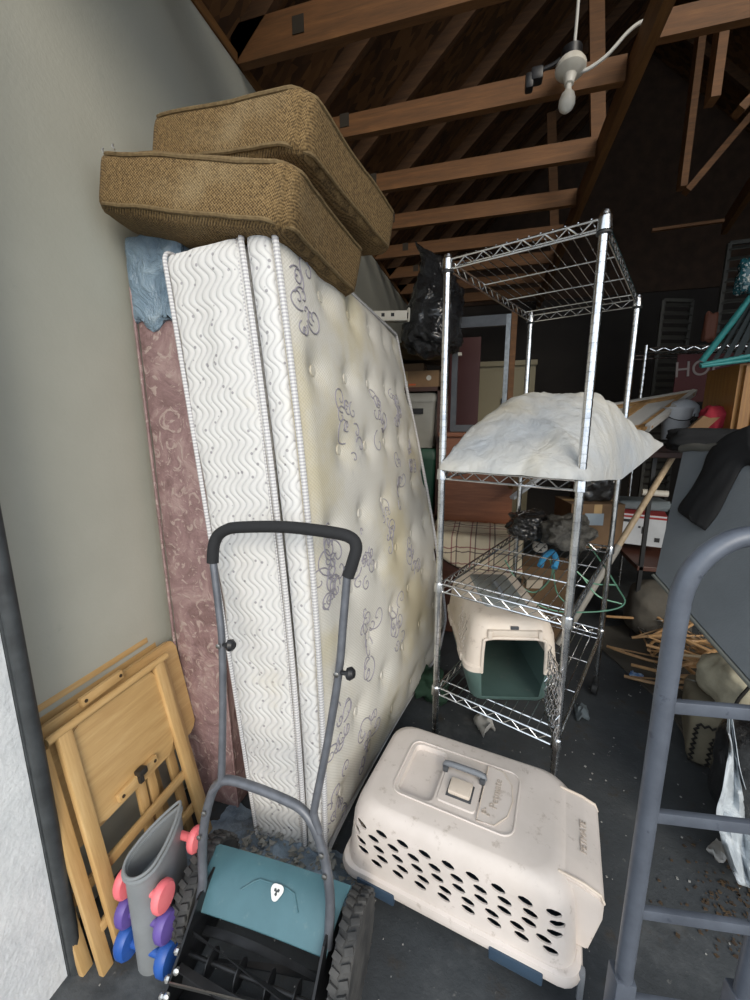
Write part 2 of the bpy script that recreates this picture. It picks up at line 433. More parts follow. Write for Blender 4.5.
# tuft buttons
for (a, b) in tuf:
    if a < MD-.05 and b < MH-.05:
        bm = BM(); p = face(a, b, .003); lathe(bm, [(.004, .006), (.011, .004), (.016, 0), (.016, -.006)], p, (-1, 0, 0), 12); obj('tuft_button', bm, TOPF, mt)
# embroidered scrolls
rnd = random.Random(5)
def scroll(v0, w0, ang, size, turn, hand):
    pts = []
    for k in range(26):
        t = k/25; r = size*(1-t*.93); a = ang+hand*turn*t*2*PI
        pts.append((v0+r*math.cos(a)-size*math.cos(ang), w0+r*math.sin(a)-size*math.sin(ang)))
    P = [face(min(MD-.03, max(.012, a)), min(MH-.02, max(.02, b)), .0012) for a, b in pts]
    tube(bm, P, [.0024*(1-.3*i/25) for i in range(26)], 5)
for (cv, cw, s) in ((.07, 1.70, .9), (.30, 1.36, 1.0), (.09, .98, 1.0), (.10, .90, .9), (.34, .92, .8), (.62, 1.42, 1), (.58, .95, 1), (.10, .42, 1), (.36, .60, 1.1), (.80, 1.1, 1), (.95, 1.45, 1), (.62, .5, 1), (.32, .22, 1), (.08, .12, .8), (.9, .7, 1), (1.1, 1.2, .9)):
    bm = BM()
    for q in range(10):
        an = rnd.uniform(0, 2*PI); scroll(cv+rnd.uniform(-.05, .05), cw+rnd.uniform(-.09, .09), an, rnd.uniform(.02, .052)*s, rnd.uniform(.7, 1.4), rnd.choice((-1, 1)))
    obj('embroidered_scroll', bm, SCROLL, mt)

# ------------------------------------------------------------------ box spring against the wall
n = N('damask_pink').pbr(.6)
z = n.xyz()[2]
v1 = n.noise(7, 5, .6, None, 1.5); v2 = n.noise(22, 4, .6, None, 2)
col = n.ramp(v1, [(.35, '78605f'), (.5, '8d7373'), (.62, '9f8885')]); col = n.mix(step(n, v2, .55, .62), col, 'a89690')
fl = n.voro(3.3, n.mapped((1, 1, 1)))
col = n.mix(n.op('SUBTRACT', 1, step(n, fl, .12, .16)), col, 'a9a3a6')
n.color(col); n.bump(n.op('ADD', v1, n.op('MULTIPLY', v2, .5)), .7, .012); PINK = n.m
n = N('blue_plastic_cover').pbr(.3); v1 = n.noise(9, 5, .65, None, 1)
n.color(n.ramp(v1, [(.3, '5f7486'), (.55, '7d92a3'), (.75, 'a3b3be')])); n.bump(v1, .9, .03); BLUEP = n.m
bs = thing('box_spring', 'faded pink floral box spring with a blue cover on top, between wall and mattress', 'box spring', (-.930, 1.07, 0), rot=(0, -math.radians(1.0), 0))
def fbs(p):
    q = p+V((0, .68, .975)); q.x += .004*fbm((q.y*5, q.z*5, 1)); return V((q.x+.085-.085, q.y, q.z))
bm = BM(); softbox(bm, (.20, 1.36, 1.95), .02, (6, 20, 40), fbs); obj('fabric_body', bm, PINK, bs)
bm = BM()
def fcv(p):
    q = p+V((0, .68, 1.825)); 
    if q.z < 1.72: q.z += .02*math.sin(q.x*60)+.01
    k = fbm((q.x*14, q.y*14, q.z*14)); q += V((.006*k, -.012*abs(k), .010*k)); return q
softbox(bm, (.212, 1.375, .27), .02, (12, 30, 14), fcv); obj('plastic_cover', bm, BLUEP, bs)
bm = BM(); tube(bm, [(-.098, -.002, z_*.1+.02) for z_ in range(19)], .005, 6); tube(bm, [(.098, -.002, z_*.1+.02) for z_ in range(19)], .005, 6); obj('edge_welt', bm, PINK, bs)

# crumpled sheet under the foot of the mattress
n = N('dusty_sheet').pbr(.7); v1 = n.noise(10, 6, .7); n.color(n.ramp(v1, [(.35, '5e6b78'), (.55, '8594a0'), (.7, '5b5a56')])); n.bump(v1, .8, .02); SHEET = n.m
bm = BM()
def fsh(p):
    r = (p.x**2/.0576+p.y**2/.0144); k = fbm((p.x*9, p.y*9, 4)); k2 = fbm((p.x*24, p.y*24, 9))
    zz = max(0, 1-r*.75)
    return V((p.x*(1+.15*k), p.y*(1+.3*k), (.006 if p.z > 0 else 0)+(.05+.03*k+.014*k2)*zz if p.z > 0 else 0))
softbox(bm, (.60, .26, .02), .005, (48, 24, 1), fsh)
o = obj('crumpled_sheet', bm, SHEET, angle=80); o.location = (-.60, .93, .002); o.rotation_euler = (0, 0, -.08)
tag(o, 'dusty blue-grey crumpled sheet lying at the foot of the mattress', 'cloth')

# ================================================================== sofa cushions
n = N('brown_tweed').pbr(.95)
x, y, z = n.xyz()[:3]
a = n.op('SINE', n.op('MULTIPLY', n.op('ADD', x, n.op('MULTIPLY', y, 1)), 2*PI/.0085)); b = n.op('SINE', n.op('MULTIPLY', n.op('ADD', z, n.op('MULTIPLY', y, .9)), 2*PI/.007))
wv = n.op('MULTIPLY', a, b); j = n.noise(160, 3, .6)
hh = n.op('ADD', n.op('MULTIPLY', wv, .22), j); lg = n.noise(5, 5)
col = n.ramp(hh, [(.3, '47371f'), (.5, '715a37'), (.75, '8f764e')]); col = n.mix(n.op('MULTIPLY', step(n, lg, .5, .75), .35), col, 'a08f6e')
n.color(col); n.bump(hh, .8, .004); TWEED = n.m
WELT = simple('cushion_welt', '604e32', .9, c2='7a6746', scale=120)
def cushion(label, o, rot, L, W, T, seed):
    t = thing('sofa_cushion', label, 'cushion', o, rot=rot, group='brown tweed sofa cushions')
    def dome(x, y):
        a = max(0, 1-(2*x/L)**2); b = max(0, 1-(2*y/W)**2); return (a*b)**.55
    def dfm(p):
        k = fbm((p.x*4+seed, p.y*4, p.z*4))*.008
        z = p.z+(.035*dome(p.x, p.y)*(1 if p.z > 0 else -1))*min(1, abs(p.z)/(T/2))
        # pinch the corners in a little
        rc = .065; qx = L/2-rc; qy = W/2-rc; ex = abs(p.x)-qx; ey = abs(p.y)-qy
        if ex > 0 and ey > 0:
            k_ = max(ex, ey)/math.hypot(ex, ey); p = V((math.copysign(qx+ex*k_, p.x), math.copysign(qy+ey*k_, p.y), p.z))
        cx = 0
        return V((p.x*(1-.03*(1-abs(2*p.y/W)**2))*(1-.03*cx), p.y*(1-.03*(1-abs(2*p.x/L)**2))*(1-.03*cx), z+k))+V((L/2, W/2, T/2))
    bm = BM(); softbox(bm, (L, W, T), .022, (30, 30, 10), dfm); obj('cover', bm, TWEED, t, angle=80)
    for s in (1, -1):
        P = rrect(L/2-.002, W/2-.002, .065, s*(T/2-.010), n=6); Q = []
        for i in range(len(P)):
            a, b = P[i], P[(i+1) % len(P)]; m = max(1, int((b-a).length/.04))
            for k in range(m): Q.append(a.lerp(b, k/m))
        bm = BM(); tube(bm, [dfm(q) for q in Q], .0055, 7, True); obj('welt', bm, WELT, t)
    return t
d = math.radians
c1 = cushion('lower brown tweed cushion lying over the top of the mattress', (-1.055, .945, 1.985), (d(-2), d(12), d(-2)), .60, .52, .135, 1)
c2 = cushion('upper brown tweed cushion stacked askew on the other cushion', (-.992, 1.08, 2.135), (d(-5), d(8.5), d(-10)), .555, .58, .13, 6)
STP = simple('staple_metal', 'd8d8d8', .3, .8)
for p in ((.035, .012, .138), (.085, -.002, .140)):
    bm = BM(); tube(bm, [V(p), V(p)+V((.006, -.006, -.008)), V(p)+V((.012, -.005, -.014))], .0025, 6); obj('staple', bm, STP, c1)
# ================================================================== chrome wire shelving
n = N('chrome_wire').pbr(.22, 1.0); f = n.noise(30, 4, .7); n.color(n.ramp(f, [(.3, 'b9bcc0'), (.6, 'dfe0e0')])); n.val(n.b.inputs['Roughness'], n.op('MULTIPLY_ADD', f, .25, .1)); CHROME = n.m
BLACKRUB = simple('black_rubber', '1c1d1e', .6, c2='2c2d2e', scale=40)
SW, SDp = .457, .9065
SZ = [.368, .810, 1.245, 1.942]
su = thing('wire_shelving_unit', 'tall chrome wire shelving unit with four shelves holding a pet carrier and a stuffed sheet', 'shelf', (-.158, 1.468, 0), math.radians(-21.59))
def post_bm(h, r=.0127, pitch=.0254, lo=.11):
    bm = BM(); prof = [(r, lo)]; z = lo+.02
    while z < h-.012: prof += [(r, z-.0014), (r*.90, z-.0008), (r*.90, z+.0008), (r, z+.0014)]; z += pitch
    prof += [(r, h), (r*.8, h+.004), (.001, h+.005)]
    lathe(bm, prof, seg=14); return bm
for i in (0, 1):
    for j in (0, 1):
        p = obj('post', post_bm(1.955), CHROME, su, angle=50); p.location = (i*SW, j*SDp, 0)
        bm = BM(); lathe(bm, [(.006, .112), (.008, .09), (.016, .088), (.016, .06), (.01, .055)]); 
        cyl(bm, (-.012, 0, .032), (.012, 0, .032), .032, seg=18); box(bm, (0, 0, .055), (.034, .02, .03), None, .004)
        obj('caster', bm, BLACKRUB, p)
def wire_shelf(W, Dp, nw=13, nb=4):
    bm = BM(); r = .0038; hz = .030; o = .013
    for zz in (0, -hz):
        tube(bm, [(o, 0, zz), (W-o, 0, zz)], r, 6); tube(bm, [(o, Dp, zz), (W-o, Dp, zz)], r, 6)
        tube(bm, [(0, o, zz), (0, Dp-o, zz)], r, 6); tube(bm, [(W, o, zz), (W, Dp-o, zz)], r, 6)
    def zig(a, b, m):
        a, b = V(a), V(b); P = [a.lerp(b, k/m)+V((0, 0, -.002 if k % 2 else -hz+.002)) for k in range(m+1)]; tube(bm, P, .0027, 6)
    zig((.03, 0, 0), (W-.03, 0, 0), 13); zig((.03, Dp, 0), (W-.03, Dp, 0), 13)
    zig((0, .03, 0), (0, Dp-.03, 0), 27); zig((W, .03, 0), (W, Dp-.03, 0), 27)
    for k in range(1, nb+1):
        y = [.055, .30, .55, .80][k-1]*Dp/.9 if nb == 4 else Dp*k/(nb+1); tube(bm, [(0, y, -.003), (W, y, -.003)], .0034, 6)
    for k in range(1, nw+1):
        x = W*k/(nw+1); tube(bm, [(x, -.001, .004), (x, Dp+.001, .004)], .0019, 5)
    return bm
for z in SZ:
    s = obj('shelf', wire_shelf(SW, SDp), CHROME, su); s.location = (0, 0, z)
    for i in (0, 1):
        for j in (0, 1):
            bm = BM(); lathe(bm, [(.0145, -.034), (.019, -.032), (.0175, 0), (.0165, .004), (.0145, .006)], (i*SW, j*SDp, 0), seg=14); obj('corner_collar', bm, CHROME, s)
            if z == SZ[3]:
                bm = BM(); lathe(bm, [(.014, -.040), (.0195, -.040), (.0195, -.035), (.014, -.035)], (i*SW, j*SDp, 0), seg=14); obj('collar_clip', bm, BLACKRUB, s)

# stuffed sheet / pillow bundle on the third shelf
n = N('grey_sheet').pbr(.75); v1 = n.noise(2.5, 5, .6); v2 = n.noise(9, 5, .6, None, 1.2)
n.color(n.ramp(v1, [(.35, 'a3a9af'), (.55, 'b4b4b0'), (.7, 'bfb9a8')])); n.bump(n.op('ADD', v2, n.op('MULTIPLY', n.noise(30, 3), .2)), .55, .02); GSHEET = n.m
bl = thing('stuffed_pillowcase', 'bulging grey fabric bundle sagging over the third wire shelf', 'pillow', (-.158, 1.468, 1.252), math.radians(-21.59))
bm = BM()
def fpl(p):
    a, b = p.x/.27, p.y/.50           # -1..1
    h = max(0, (1-abs(a)**3.2))*max(0, (1-abs(b)**2.2)); h = h**.45
    prof = .27*(1-.35*(b-.1)**2)
    front = max(0, -b); back = max(0, b)
    up = p.z > 0
    z = (prof*h*(1-.40*front**1.5)*(1-.15*back)) if up else -.0+.004*h
    k = fbm((p.x*5, p.y*5, 2)); k2 = fbm((p.x*3+9, p.y*14+p.x*10, 5))
    z += (.020*k+.022*abs(k2))*(1 if up else 0)*min(1, h*2)
    x = .245+p.x*(1+.10*back)+.03*b; y = .46+p.y+.03*k
    # the back right corner pulls out past the posts and lifts
    c = max(0, a)**2*max(0, b)**2; x += .045*c; y += .02*c; z += .06*c
    # the front left corner lies flat
    c2 = max(0, -a)**2*max(0, -b)**2; x -= .03*c2
    e = max(0, a-.75)*4; z -= .05*e*(1-abs(b)) 
    x = max(.018, x) if b < .2 else x
    return V((x, y, max(-.05, z)))
softbox(bm, (.54, 1.0, .02), .008, (56, 90, 2), fpl)
obj('bundle', bm, GSHEET, bl, angle=90)
bl.children[0].name = 'fabric_case'

# ================================================================== pet carriers
def worn(name, c1, c2, c3, rough=.45):
    n = N(name).pbr(rough); a = n.noise(5, 6, .6); b = n.noise(26, 5, .7)
    col = n.ramp(a, [(.3, c1), (.6, c2)]); col = n.mix(step(n, b, .58, .72), col, c3); n.color(col); n.bump(b, .12, .002); return n.m
BEIGE = worn('beige_plastic', 'c6bdb5', 'd3cac3', 'b0a59b'); BEIGE2 = worn('pale_beige_plastic', 'c6b8a8', 'd2c6b8', 'a99a8b')
NAVY = worn('blue_grey_plastic', '2c3a4c', '354759', '434e58'); TEALG = worn('dark_green_plastic', '465c57', '546a64', '5f6b66'); DARKIN = simple('carrier_inside', '8e8880', .8)
GREYP = simple('grey_handle_plastic', '6d7176', .4, c2='7b7f84'); DGREY = simple('dark_grey_plastic', '45484c', .45)
ang = math.radians(-9.6)
cr = thing('pet_carrier', 'large dusty beige pet carrier standing on the floor in front', 'pet carrier', (-.018, 1.070, 0), ang)
bm = BM(); secs = [rrect(.235, .135, .05, .0777), rrect(.240, .142, .05, .083), rrect(.285, .175, .05, .185)]
inner = [rrect(.280, .170, .045, .185), rrect(.236, .138, .045, .09)]
loft(bm, secs+inner); obj('tub', bm, NAVY, cr)
bm = BM(); loft(bm, [rrect(.300, .196, .05, .172), rrect(.310, .206, .05, .174), rrect(.312, .208, .05, .186), rrect(.308, .204, .05, .200), rrect(.298, .196, .05, .204), rrect(.29, .188, .05, .20), rrect(.29, .188, .05, .175)], False, False)
bm.verts.ensure_lookup_table()
N0 = 24
for k in range(N0):
    a = bm.verts[k]; b = bm.verts[(k+1) % N0]; c = bm.verts[6*N0+(k+1) % N0]; d_ = bm.verts[6*N0+k]; bm.faces.new((a, d_, c, b))
obj('rim', bm, BEIGE, cr)
def shell(L0, W0, r0, z0, prof, th=.004):
    outs = [rrect(L0*a, W0*b, r0*c, z, cx) for (a, b, c, z, cx) in prof]
    ins = [rrect(L0*a-th, W0*b-th, max(.005, r0*c-th*.5), min(z, prof[-1][3]-th), cx) for (a, b, c, z, cx) in prof][::-1]
    return outs, ins
prof = [(1, 1, 1, .198, 0), (.99, .985, 1, .225, 0), (.955, .93, 1, .335, 0), (.93, .90, 1.05, .360, 0), (.885, .855, 1.15, .381, -.004), (.84, .80, 1.2, .390, -.006), (.80, .765, 1.2, .3925, -.008), (.2, .2, .3, .394, -.008)]
bm = BM(); outs, ins = shell(.298, .196, .055, .2, prof); loft(bm, outs+ins, False, False)
vs = bm.verts; vs.ensure_lookup_table(); nS = len(outs+ins)
for k in range(N0):
    bm.faces.new((vs[(nS-1)*N0+k], vs[(nS-1)*N0+(k+1) % N0], vs[(k+1) % N0], vs[k]))
bm.faces.new([vs[(len(outs)-1)*N0+k] for k in range(N0)]) if False else None
sh = obj('top_shell', bm, BEIGE, cr)
bpy.context.view_layer.update()
cut = BM()
rows = [(.332, [-.25, .235], 9), (.308, [-.263, .25], 10), (.284, [-.25, .24], 10), (.261, [-.235, .225], 9), (.240, [-.20, .235], 8)]
for ri, (z, (xa, xb), m) in enumerate(rows):
    for side in (-1, 1):
        for k in range(m):
            x = xa+(xb-xa)*k/(m-1)+(.0 if ri % 2 else .006); L = .0185; hgt = .0088
            poly = [(x+L*math.cos(t)*.95, side*.24, z+hgt*math.sin(t)-L*.12*math.cos(t)) for t in [2*PI*q/10 for q in range(10)]]
            prism(cut, poly, (0, -side*.10, 0))
# handle well
cut2 = [rrect(.052, .092, .02, .41, -.125, .0), rrect(.052, .092, .02, .375, -.125, .0)]
loft(cut, [s for s in cut2])
boolean_cut(sh, cut)
bm = BM(); loft(bm, [rrect(.054, .094, .021, .3925, -.125), rrect(.052, .092, .02, .3925, -.125), rrect(.049, .089, .018, .377, -.125), rrect(.02, .04, .01, .3765, -.125)], False, True); obj('handle_well', bm, BEIGE, cr)
bm = BM(); tube(bm, [p+V((-.025, 0, 0)) for p in rrect(.165, .102, .03, .3945, -.0)], .0028, 6, True)
bm.faces.ensure_lookup_table(); obj('raised_border', bm, BEIGE, cr)
bm = BM()
loft(bm, [rrect(.055, .078, .012, .393, -.012), rrect(.052, .075, .012, .397, -.012)]); obj('handle_plate', bm, BEIGE, cr)
bm = BM()
pl = [V((.048+a, b, .394)) for a, b in ((0, -.092), (.045, -.088), (.072, -.05), (.080, 0), (.072, .05), (.045, .088), (0, .092))]
prism(bm, pl, (0, 0, .004)); lp = obj('name_panel', bm, BEIGE, cr, smooth=False)
tube_b = BM(); tube(tube_b, [p+V((0, 0, .004)) for p in pl], .0016, 6, True); obj('panel_edge', tube_b, BEIGE2, lp)
BE3 = simple('embossed_beige', 'b0a498', .5)
T = Matrix.Translation((.083, .008, .3985)) @ Matrix.Rotation(math.radians(90), 4, 'Z')
text_mesh('Petmate', .030, .0008, BE3, lp, T)
bm = BM(); box(bm, (.062, -.062, .3985), (.012, .010, .0016), None, .003); box(bm, (.074, -.066, .3985), (.008, .006, .0016), None, .002); box(bm, (.064, -.05, .3985), (.004, .004, .0016)); obj('emblem', bm, BE3, lp)
h = BM(); tube(h, smooth_path([(-.045, -.058+0, .404), (-.045, -.05, .416), (-.045, 0, .418), (-.045, .05, .416), (-.045, .058, .404)]), .0085, 10)
hr = Matrix.Rotation(math.radians(90), 4, 'Z')
bmesh.ops.transform(h, matrix=Matrix.Translation((-.012, .032, 0)) @ Matrix.Rotation(math.radians(-90), 4, 'Z') @ Matrix.Translation((.045, 0, 0)), verts=h.verts)
hd = obj('handle', h, GREYP, cr)
for x_ in (-.066, .042):
    bm = BM(); box(bm, (x_, .032, .405), (.016, .03, .018), None, .004); obj('handle_bracket', bm, DGREY, hd)
bm = BM(); box(bm, (-.010, -.024, .404), (.062, .050, .014), None, .006); obj('latch_button', bm, BEIGE2, cr)
bm = BM(); box(bm, (-.010, -.026, .3975), (.07, .058, .002), None, .001); obj('latch_recess', bm, DGREY, cr)
# right end panel and its lettering
bm = BM(); prism(bm, [(.235, -.128, .384), (.30, -.128, .374), (.335, -.128, .362), (.343, -.128, .35), (.343, -.128, .30), (.322, -.128, .20), (.285, -.128, .20), (.275, -.128, .30)], (0, .256, 0)); bmesh.ops.bevel(bm, geom=[e for e in bm.edges if abs(e.verts[0].co.y-e.verts[1].co.y) < 1e-6], offset=.006, segments=2, affect='EDGES')
ep = obj('end_panel', bm, BEIGE, cr)
for s in (-1, 1):
    bm = BM(); tube(bm, [(.245, s*.122, .385), (.30, s*.122, .377), (.335, s*.122, .364), (.343, s*.122, .345)], .0032, 6); obj('panel_rib', bm, BEIGE2, ep)
T = Matrix.Translation((.302, 0, .3745)) @ Matrix.Rotation(math.radians(15), 4, 'Y') @ Matrix.Rotation(math.radians(90), 4, 'Z')
text_mesh('PETMATE', .022, .0012, BE3, ep, T)
for (x, y, w_) in ((-.19, -.205, .11), (.17, -.205, .12), (-.2, .205, .1), (.2, .205, .1)):
    bm = BM(); box(bm, (x, y, .172), (w_, .014, .034), None, .004); obj('latch_clip', bm, NAVY, cr)
for s in (-1, 1):
    bm = BM(); box(bm, (.309, s*.17, .16), (.014, .02, .08), None, .004); obj('corner_hook', bm, GREYP, cr)
for s, xx in ((-1, -.2), (1, .2), (-1, .2), (1, -.2)):
    bm = BM(); box(bm, (xx, s*.12, .084), (.06, .04, .012), None, .003); obj('foot', bm, NAVY, cr)

def bake(o, Mx):
    for ch in o.children:
        bake(ch, Mx)
        if ch.data.name not in done: ch.data.transform(Mx); done.add(ch.data.name)
done = set(); bake(cr, Matrix.Diagonal((1.058, 1.058, 1.058, 1)) @ Matrix.Translation((0, 0, -.0777)))
# --- smaller carrier on the bottom shelf, open at the front
sc = thing('pet_carrier', 'small beige and green pet carrier with open wire door on the bottom wire shelf', 'pet carrier', (.065, 1.69, .376), math.radians(13))
HW, HL = .172, .272
def arch(hw, z0, z1, r, y, m=6, bot=.8):
    pts = [V((-hw*bot, y, z0)), V((hw*bot, y, z0))]
    for k in range(m+1):
        a = math.radians(0+90*k/m); pts.append(V((hw-r+r*math.cos(a), y, z1-r+r*math.sin(a))))
    for k in range(m+1):
        a = math.radians(90+90*k/m); pts.append(V((-hw+r+r*math.cos(a), y, z1-r+r*math.sin(a))))
    return pts
# green tub
bm = BM()
o_ = [rrect(HW*.80, HL*.90, .04, .0), rrect(HW*.84, HL*.93, .04, .012), rrect(HW, HL, .045, .135)]
i_ = [rrect(HW-.005, HL-.005, .04, .135), rrect(HW*.84-.004, HL*.93-.004, .036, .016)]
loft(bm, o_+i_); tb = obj('tub', bm, TEALG, sc)
bm = BM(); outs = [rrect(HW*a, HL*b, .045*c, z, 0, cy) for a, b, c, z, cy in ((1.02, 1.01, 1, .13, 0), (1.02, 1.01, 1, .15, 0), (.98, .99, 1, .155, 0), (.90, .975, 1.1, .27, 0), (.82, .93, 1.2, .312, 0), (.72, .88, 1.1, .328, .003), (.62, .80, 1, .332, .004), (.2, .2, .3, .333, 0))]
ins = [rrect(HW*a-.005, HL*b-.005, .04*c, z-.004, 0, cy) for a, b, c, z, cy in ((1.0, 1.0, 1, .134, 0), (.97, .985, 1, .155, 0), (.90, .975, 1.1, .27, 0), (.82, .93, 1.2, .311, 0), (.72, .88, 1.1, .327, .003), (.2, .2, .3, .329, 0))][::-1]
loft(bm, outs+ins, False, False); bm.verts.ensure_lookup_table(); nS = len(outs+ins)
for k in range(24): bm.faces.new((bm.verts[(nS-1)*24+k], bm.verts[(nS-1)*24+(k+1) % 24], bm.verts[(k+1) % 24], bm.verts[k]))
ts = obj('top_shell', bm, BEIGE2, sc)
bpy.context.view_layer.update()
cut = BM()
op = [V((-.106, -.33, .02)), V((.106, -.33, .02)), V((.118, -.33, .15)), V((.110, -.33, .245)), V((.098, -.33, .26)), V((-.098, -.33, .26)), V((-.110, -.33, .245)), V((-.118, -.33, .15))]
prism(cut, op, (0, .12, 0))
for side in (-1, 1):
    for r in range(6):
        for c in range(5):
            y = -.05+c*.030+(.015 if r % 2 else 0)-.12; z = .165+r*.019+.01
            poly = [(side*.22, y+.009*math.cos(t), z+.0068*math.sin(t)) for t in [2*PI*q/8 for q in range(8)]]
            prism(cut, poly, (-side*.10, 0, 0))
boolean_cut(ts, cut)
cut = BM(); prism(cut, op, (0, .12, 0)); boolean_cut(tb, cut)
bm = BM(); tube(bm, smooth_path([(-.115, -.272, .13), (-.112, -.270, .235), (-.098, -.268, .264), (0, -.267, .268), (.098, -.268, .264), (.112, -.270, .235), (.115, -.272, .13)]), .006, 8); obj('door_frame', bm, BEIGE2, sc)
bm = BM(); box(bm, (0, -.256, .285), (.20, .024, .024), None, .006); box(bm, (-.09, -.262, .280), (.016, .026, .036), None, .004); box(bm, (.09, -.262, .280), (.016, .026, .036), None, .004); obj('door_lintel', bm, BEIGE2, sc)
bm = BM(); box(bm, (0, -.255, .303), (.03, .012, .012), None, .003); obj('latch_notch', bm, DGREY, sc)
bm = BM(); loft(bm, [rrect(.085, .17, .02, .332, 0, .02), rrect(.081, .166, .02, .3365, 0, .02)]); obj('top_panel', bm, simple('carrier_top_recess', '8b8f8c', .5, c2='7d827f'), sc)
bm = BM(); tube(bm, smooth_path([(0, -.07, .338), (0, -.06, .352), (0, .0, .356), (0, .06, .352), (0, .07, .338)]), .009); obj('handle', bm, GREYP, sc)
for s in (-1, 1):
    for y_ in (-.15, .12):
        bm = BM(); box(bm, (s*.175, y_, .14), (.012, .08, .03), None, .004); obj('side_clip', bm, BEIGE2, sc)
bm = BM()
hx, hy = .122, -.272; L = .20; dx = V((-.18, -1, 0)).normalized()
for k in range(9):
    z = .0+k*.031; tube(bm, [V((hx, hy, z))+dx*(L*q/10)+V((.004*math.sin(q*2.2), 0, .004*math.sin(q*1.6))) for q in range(11)], .0021, 5)
for k in range(9):
    p = V((hx, hy, 0))+dx*(L*k/8); q0 = .012; q1 = .245-.02*(k in (0, 8)); tube(bm, [p+V((.006*math.sin(z*60), 0, q0+(q1-q0)*z/12)) for z in range(13)], .0021, 5)
obj('wire_door', bm, CHROME, sc)

# ================================================================== push reel mower
TEAL = worn('teal_steel', '3d5f68', '486d76', '587479', .45); TUBEG = simple('grey_painted_tube', '595c62', .4, .3, c2='6a6d73', scale=30); FOAM = simple('black_foam_grip', '1e1f21', .85, bump=.4, bscale=150)
TYRE = simple('dusty_tyre', '2e2f30', .85, c2='4d4c4a', scale=18, bump=.4, bscale=80); BLKM = simple('oily_black_steel', '18191b', .4, .4, c2='2c2d2f', scale=15, bump=.2); STEEL = simple('bare_steel', '8b8a86', .35, .9)
GREYW = simple('dusty_spokes', '3c3d3e', .7)
mw = thing('reel_mower', 'teal push reel mower with tall grey tube handle and black grip', 'lawn mower', (-.50, .68, 0), 0)
g_pts = smooth_path([(-.674, .845, 1.062), (-.672, .850, 1.10), (-.664, .857, 1.128), (-.64, .860, 1.147), (-.60, .862, 1.157), (-.471, .864, 1.166), (-.345, .862, 1.161), (-.30, .861, 1.152), (-.286, .857, 1.132), (-.292, .851, 1.10), (-.304, .846, 1.062)], 5)
bm = BM(); tube(bm, g_pts, .0150, 12); grip = obj('grip', bm, FOAM, mw, True)
bm = BM(); tube(bm, smooth_path([(-.674, .846, 1.085), (-.652, .826, .95), (-.639, .811, .859), (-.632, .785, .70), (-.628, .754, .53), (-.632, .748, .50), (-.655, .742, .47)], 6), .0098, 10)
obj('handle_tube', bm, TUBEG, mw, True)
bm = BM(); tube(bm, smooth_path([(-.304, .847, 1.085), (-.311, .826, .95), (-.317, .807, .836), (-.340, .780, .66), (-.364, .752, .51), (-.366, .747, .48), (-.352, .742, .44)], 6), .0098, 10)
obj('handle_tube', bm, TUBEG, mw, True)
bm = BM(); tube(bm, smooth_path([(-.684, .690, .165), (-.674, .700, .225), (-.680, .716, .30), (-.676, .730, .38), (-.660, .745, .455), (-.636, .751, .495), (-.60, .753, .510), (-.53, .753, .507), (-.46, .752, .498), (-.404, .750, .485), (-.370, .744, .455), (-.343, .736, .40), (-.326, .724, .345), (-.317, .714, .29), (-.316, .705, .235), (-.318, .695, .17)], 5), .0118, 12)
obj('lower_yoke', bm, TUBEG, mw, True)
for p, s in (((-.637, .805, .859), 1), ((-.315, .800, .84), 1)):
    bm = BM(); lathe(bm, [(.005, 0), (.006, .016), (.014, .018), (.016, .026), (.010, .034)], (p[0]+.006, p[1], p[2]), (1, -.1, .15), 8); kn = obj('wing_knob', bm, BLKP, mw, True)
    bm = BM(); lathe(bm, [(.005, 0), (.007, .002), (.004, .004)], (p[0]-.002, p[1]-.010, p[2]), (0, -1, 0), 8); obj('bolt', bm, STEEL, kn, True)
for p in ((-.676, .708, .36), (-.668, .724, .42), (-.339, .722, .40), (-.328, .712, .355)):
    bm = BM(); lathe(bm, [(.006, 0), (.007, .004), (.003, .006)], p, (0, -1, .1), 8); obj('bolt', bm, STEEL, mw, True)
# cover
bm = BM(); pts = []
for k in range(9):
    t = k/8; y = .790-.115*t; z = .236-.010*t-.060*t**2.2; pts.append((y, z))
pr_ = [(-.700, .0), (-.285, .0)]
A = []
for i, (y, z) in enumerate(pts):
    t = i/8; A.append([bm.verts.new((-.705+.030*t+(.02 if i == 0 else 0)+(x_*(.415-.055*t-(.02 if i == 0 else 0)))+0, y+.0*x_, z+.006*math.sin(PI*x_))) for x_ in [q/10 for q in range(11)]])
for i in range(8):
    for q in range(10): bm.faces.new((A[i][q], A[i][q+1], A[i+1][q+1], A[i+1][q]))
r = bmesh.ops.extrude_face_region(bm, geom=bm.faces[:]); bmesh.ops.translate(bm, vec=(0, .001, -.005), verts=[e for e in r['geom'] if isinstance(e, bmesh.types.BMVert)])
cov = obj('blade_cover', bm, TEAL, mw, True)
def covpt(fx, t, off=0):
    y = .790-.115*t; z = .236-.010*t-.060*t**2.2; return V((-.705+.030*t+fx*(.415-.055*t), y-off*.4, z+.006*math.sin(PI*fx)+off))
bm = BM(); tube(bm, [covpt(a, b, .001) for a, b in ((.30, .62), (.38, .46), (.42, .40), (.62, .40), (.68, .44), (.74, .66))], .0022, 6); obj('pressed_ridge', bm, TEAL, cov, True)
WHITEP = simple('white_badge', 'dfe0dc', .5); DARKP = simple('dark_badge', '3a3f40', .5)
c0 = covpt(.56, .50, .003)
tx = V((1, 0, 0)); ty = (covpt(.56, .35)-covpt(.56, .65)).normalized(); tn = tx.cross(ty)
def shield(s):
    out = []
    for k in range(24):
        a = 2*PI*k/24+PI/2; rr = s*(1+.13*math.cos(3*(a-PI/2+PI))); out.append(c0+tx*rr*math.cos(a)+ty*rr*math.sin(a))
    return out
bm = BM(); prism(bm, shield(.0165), tn*.002); bd = obj('badge', bm, WHITEP, cov, True, False)
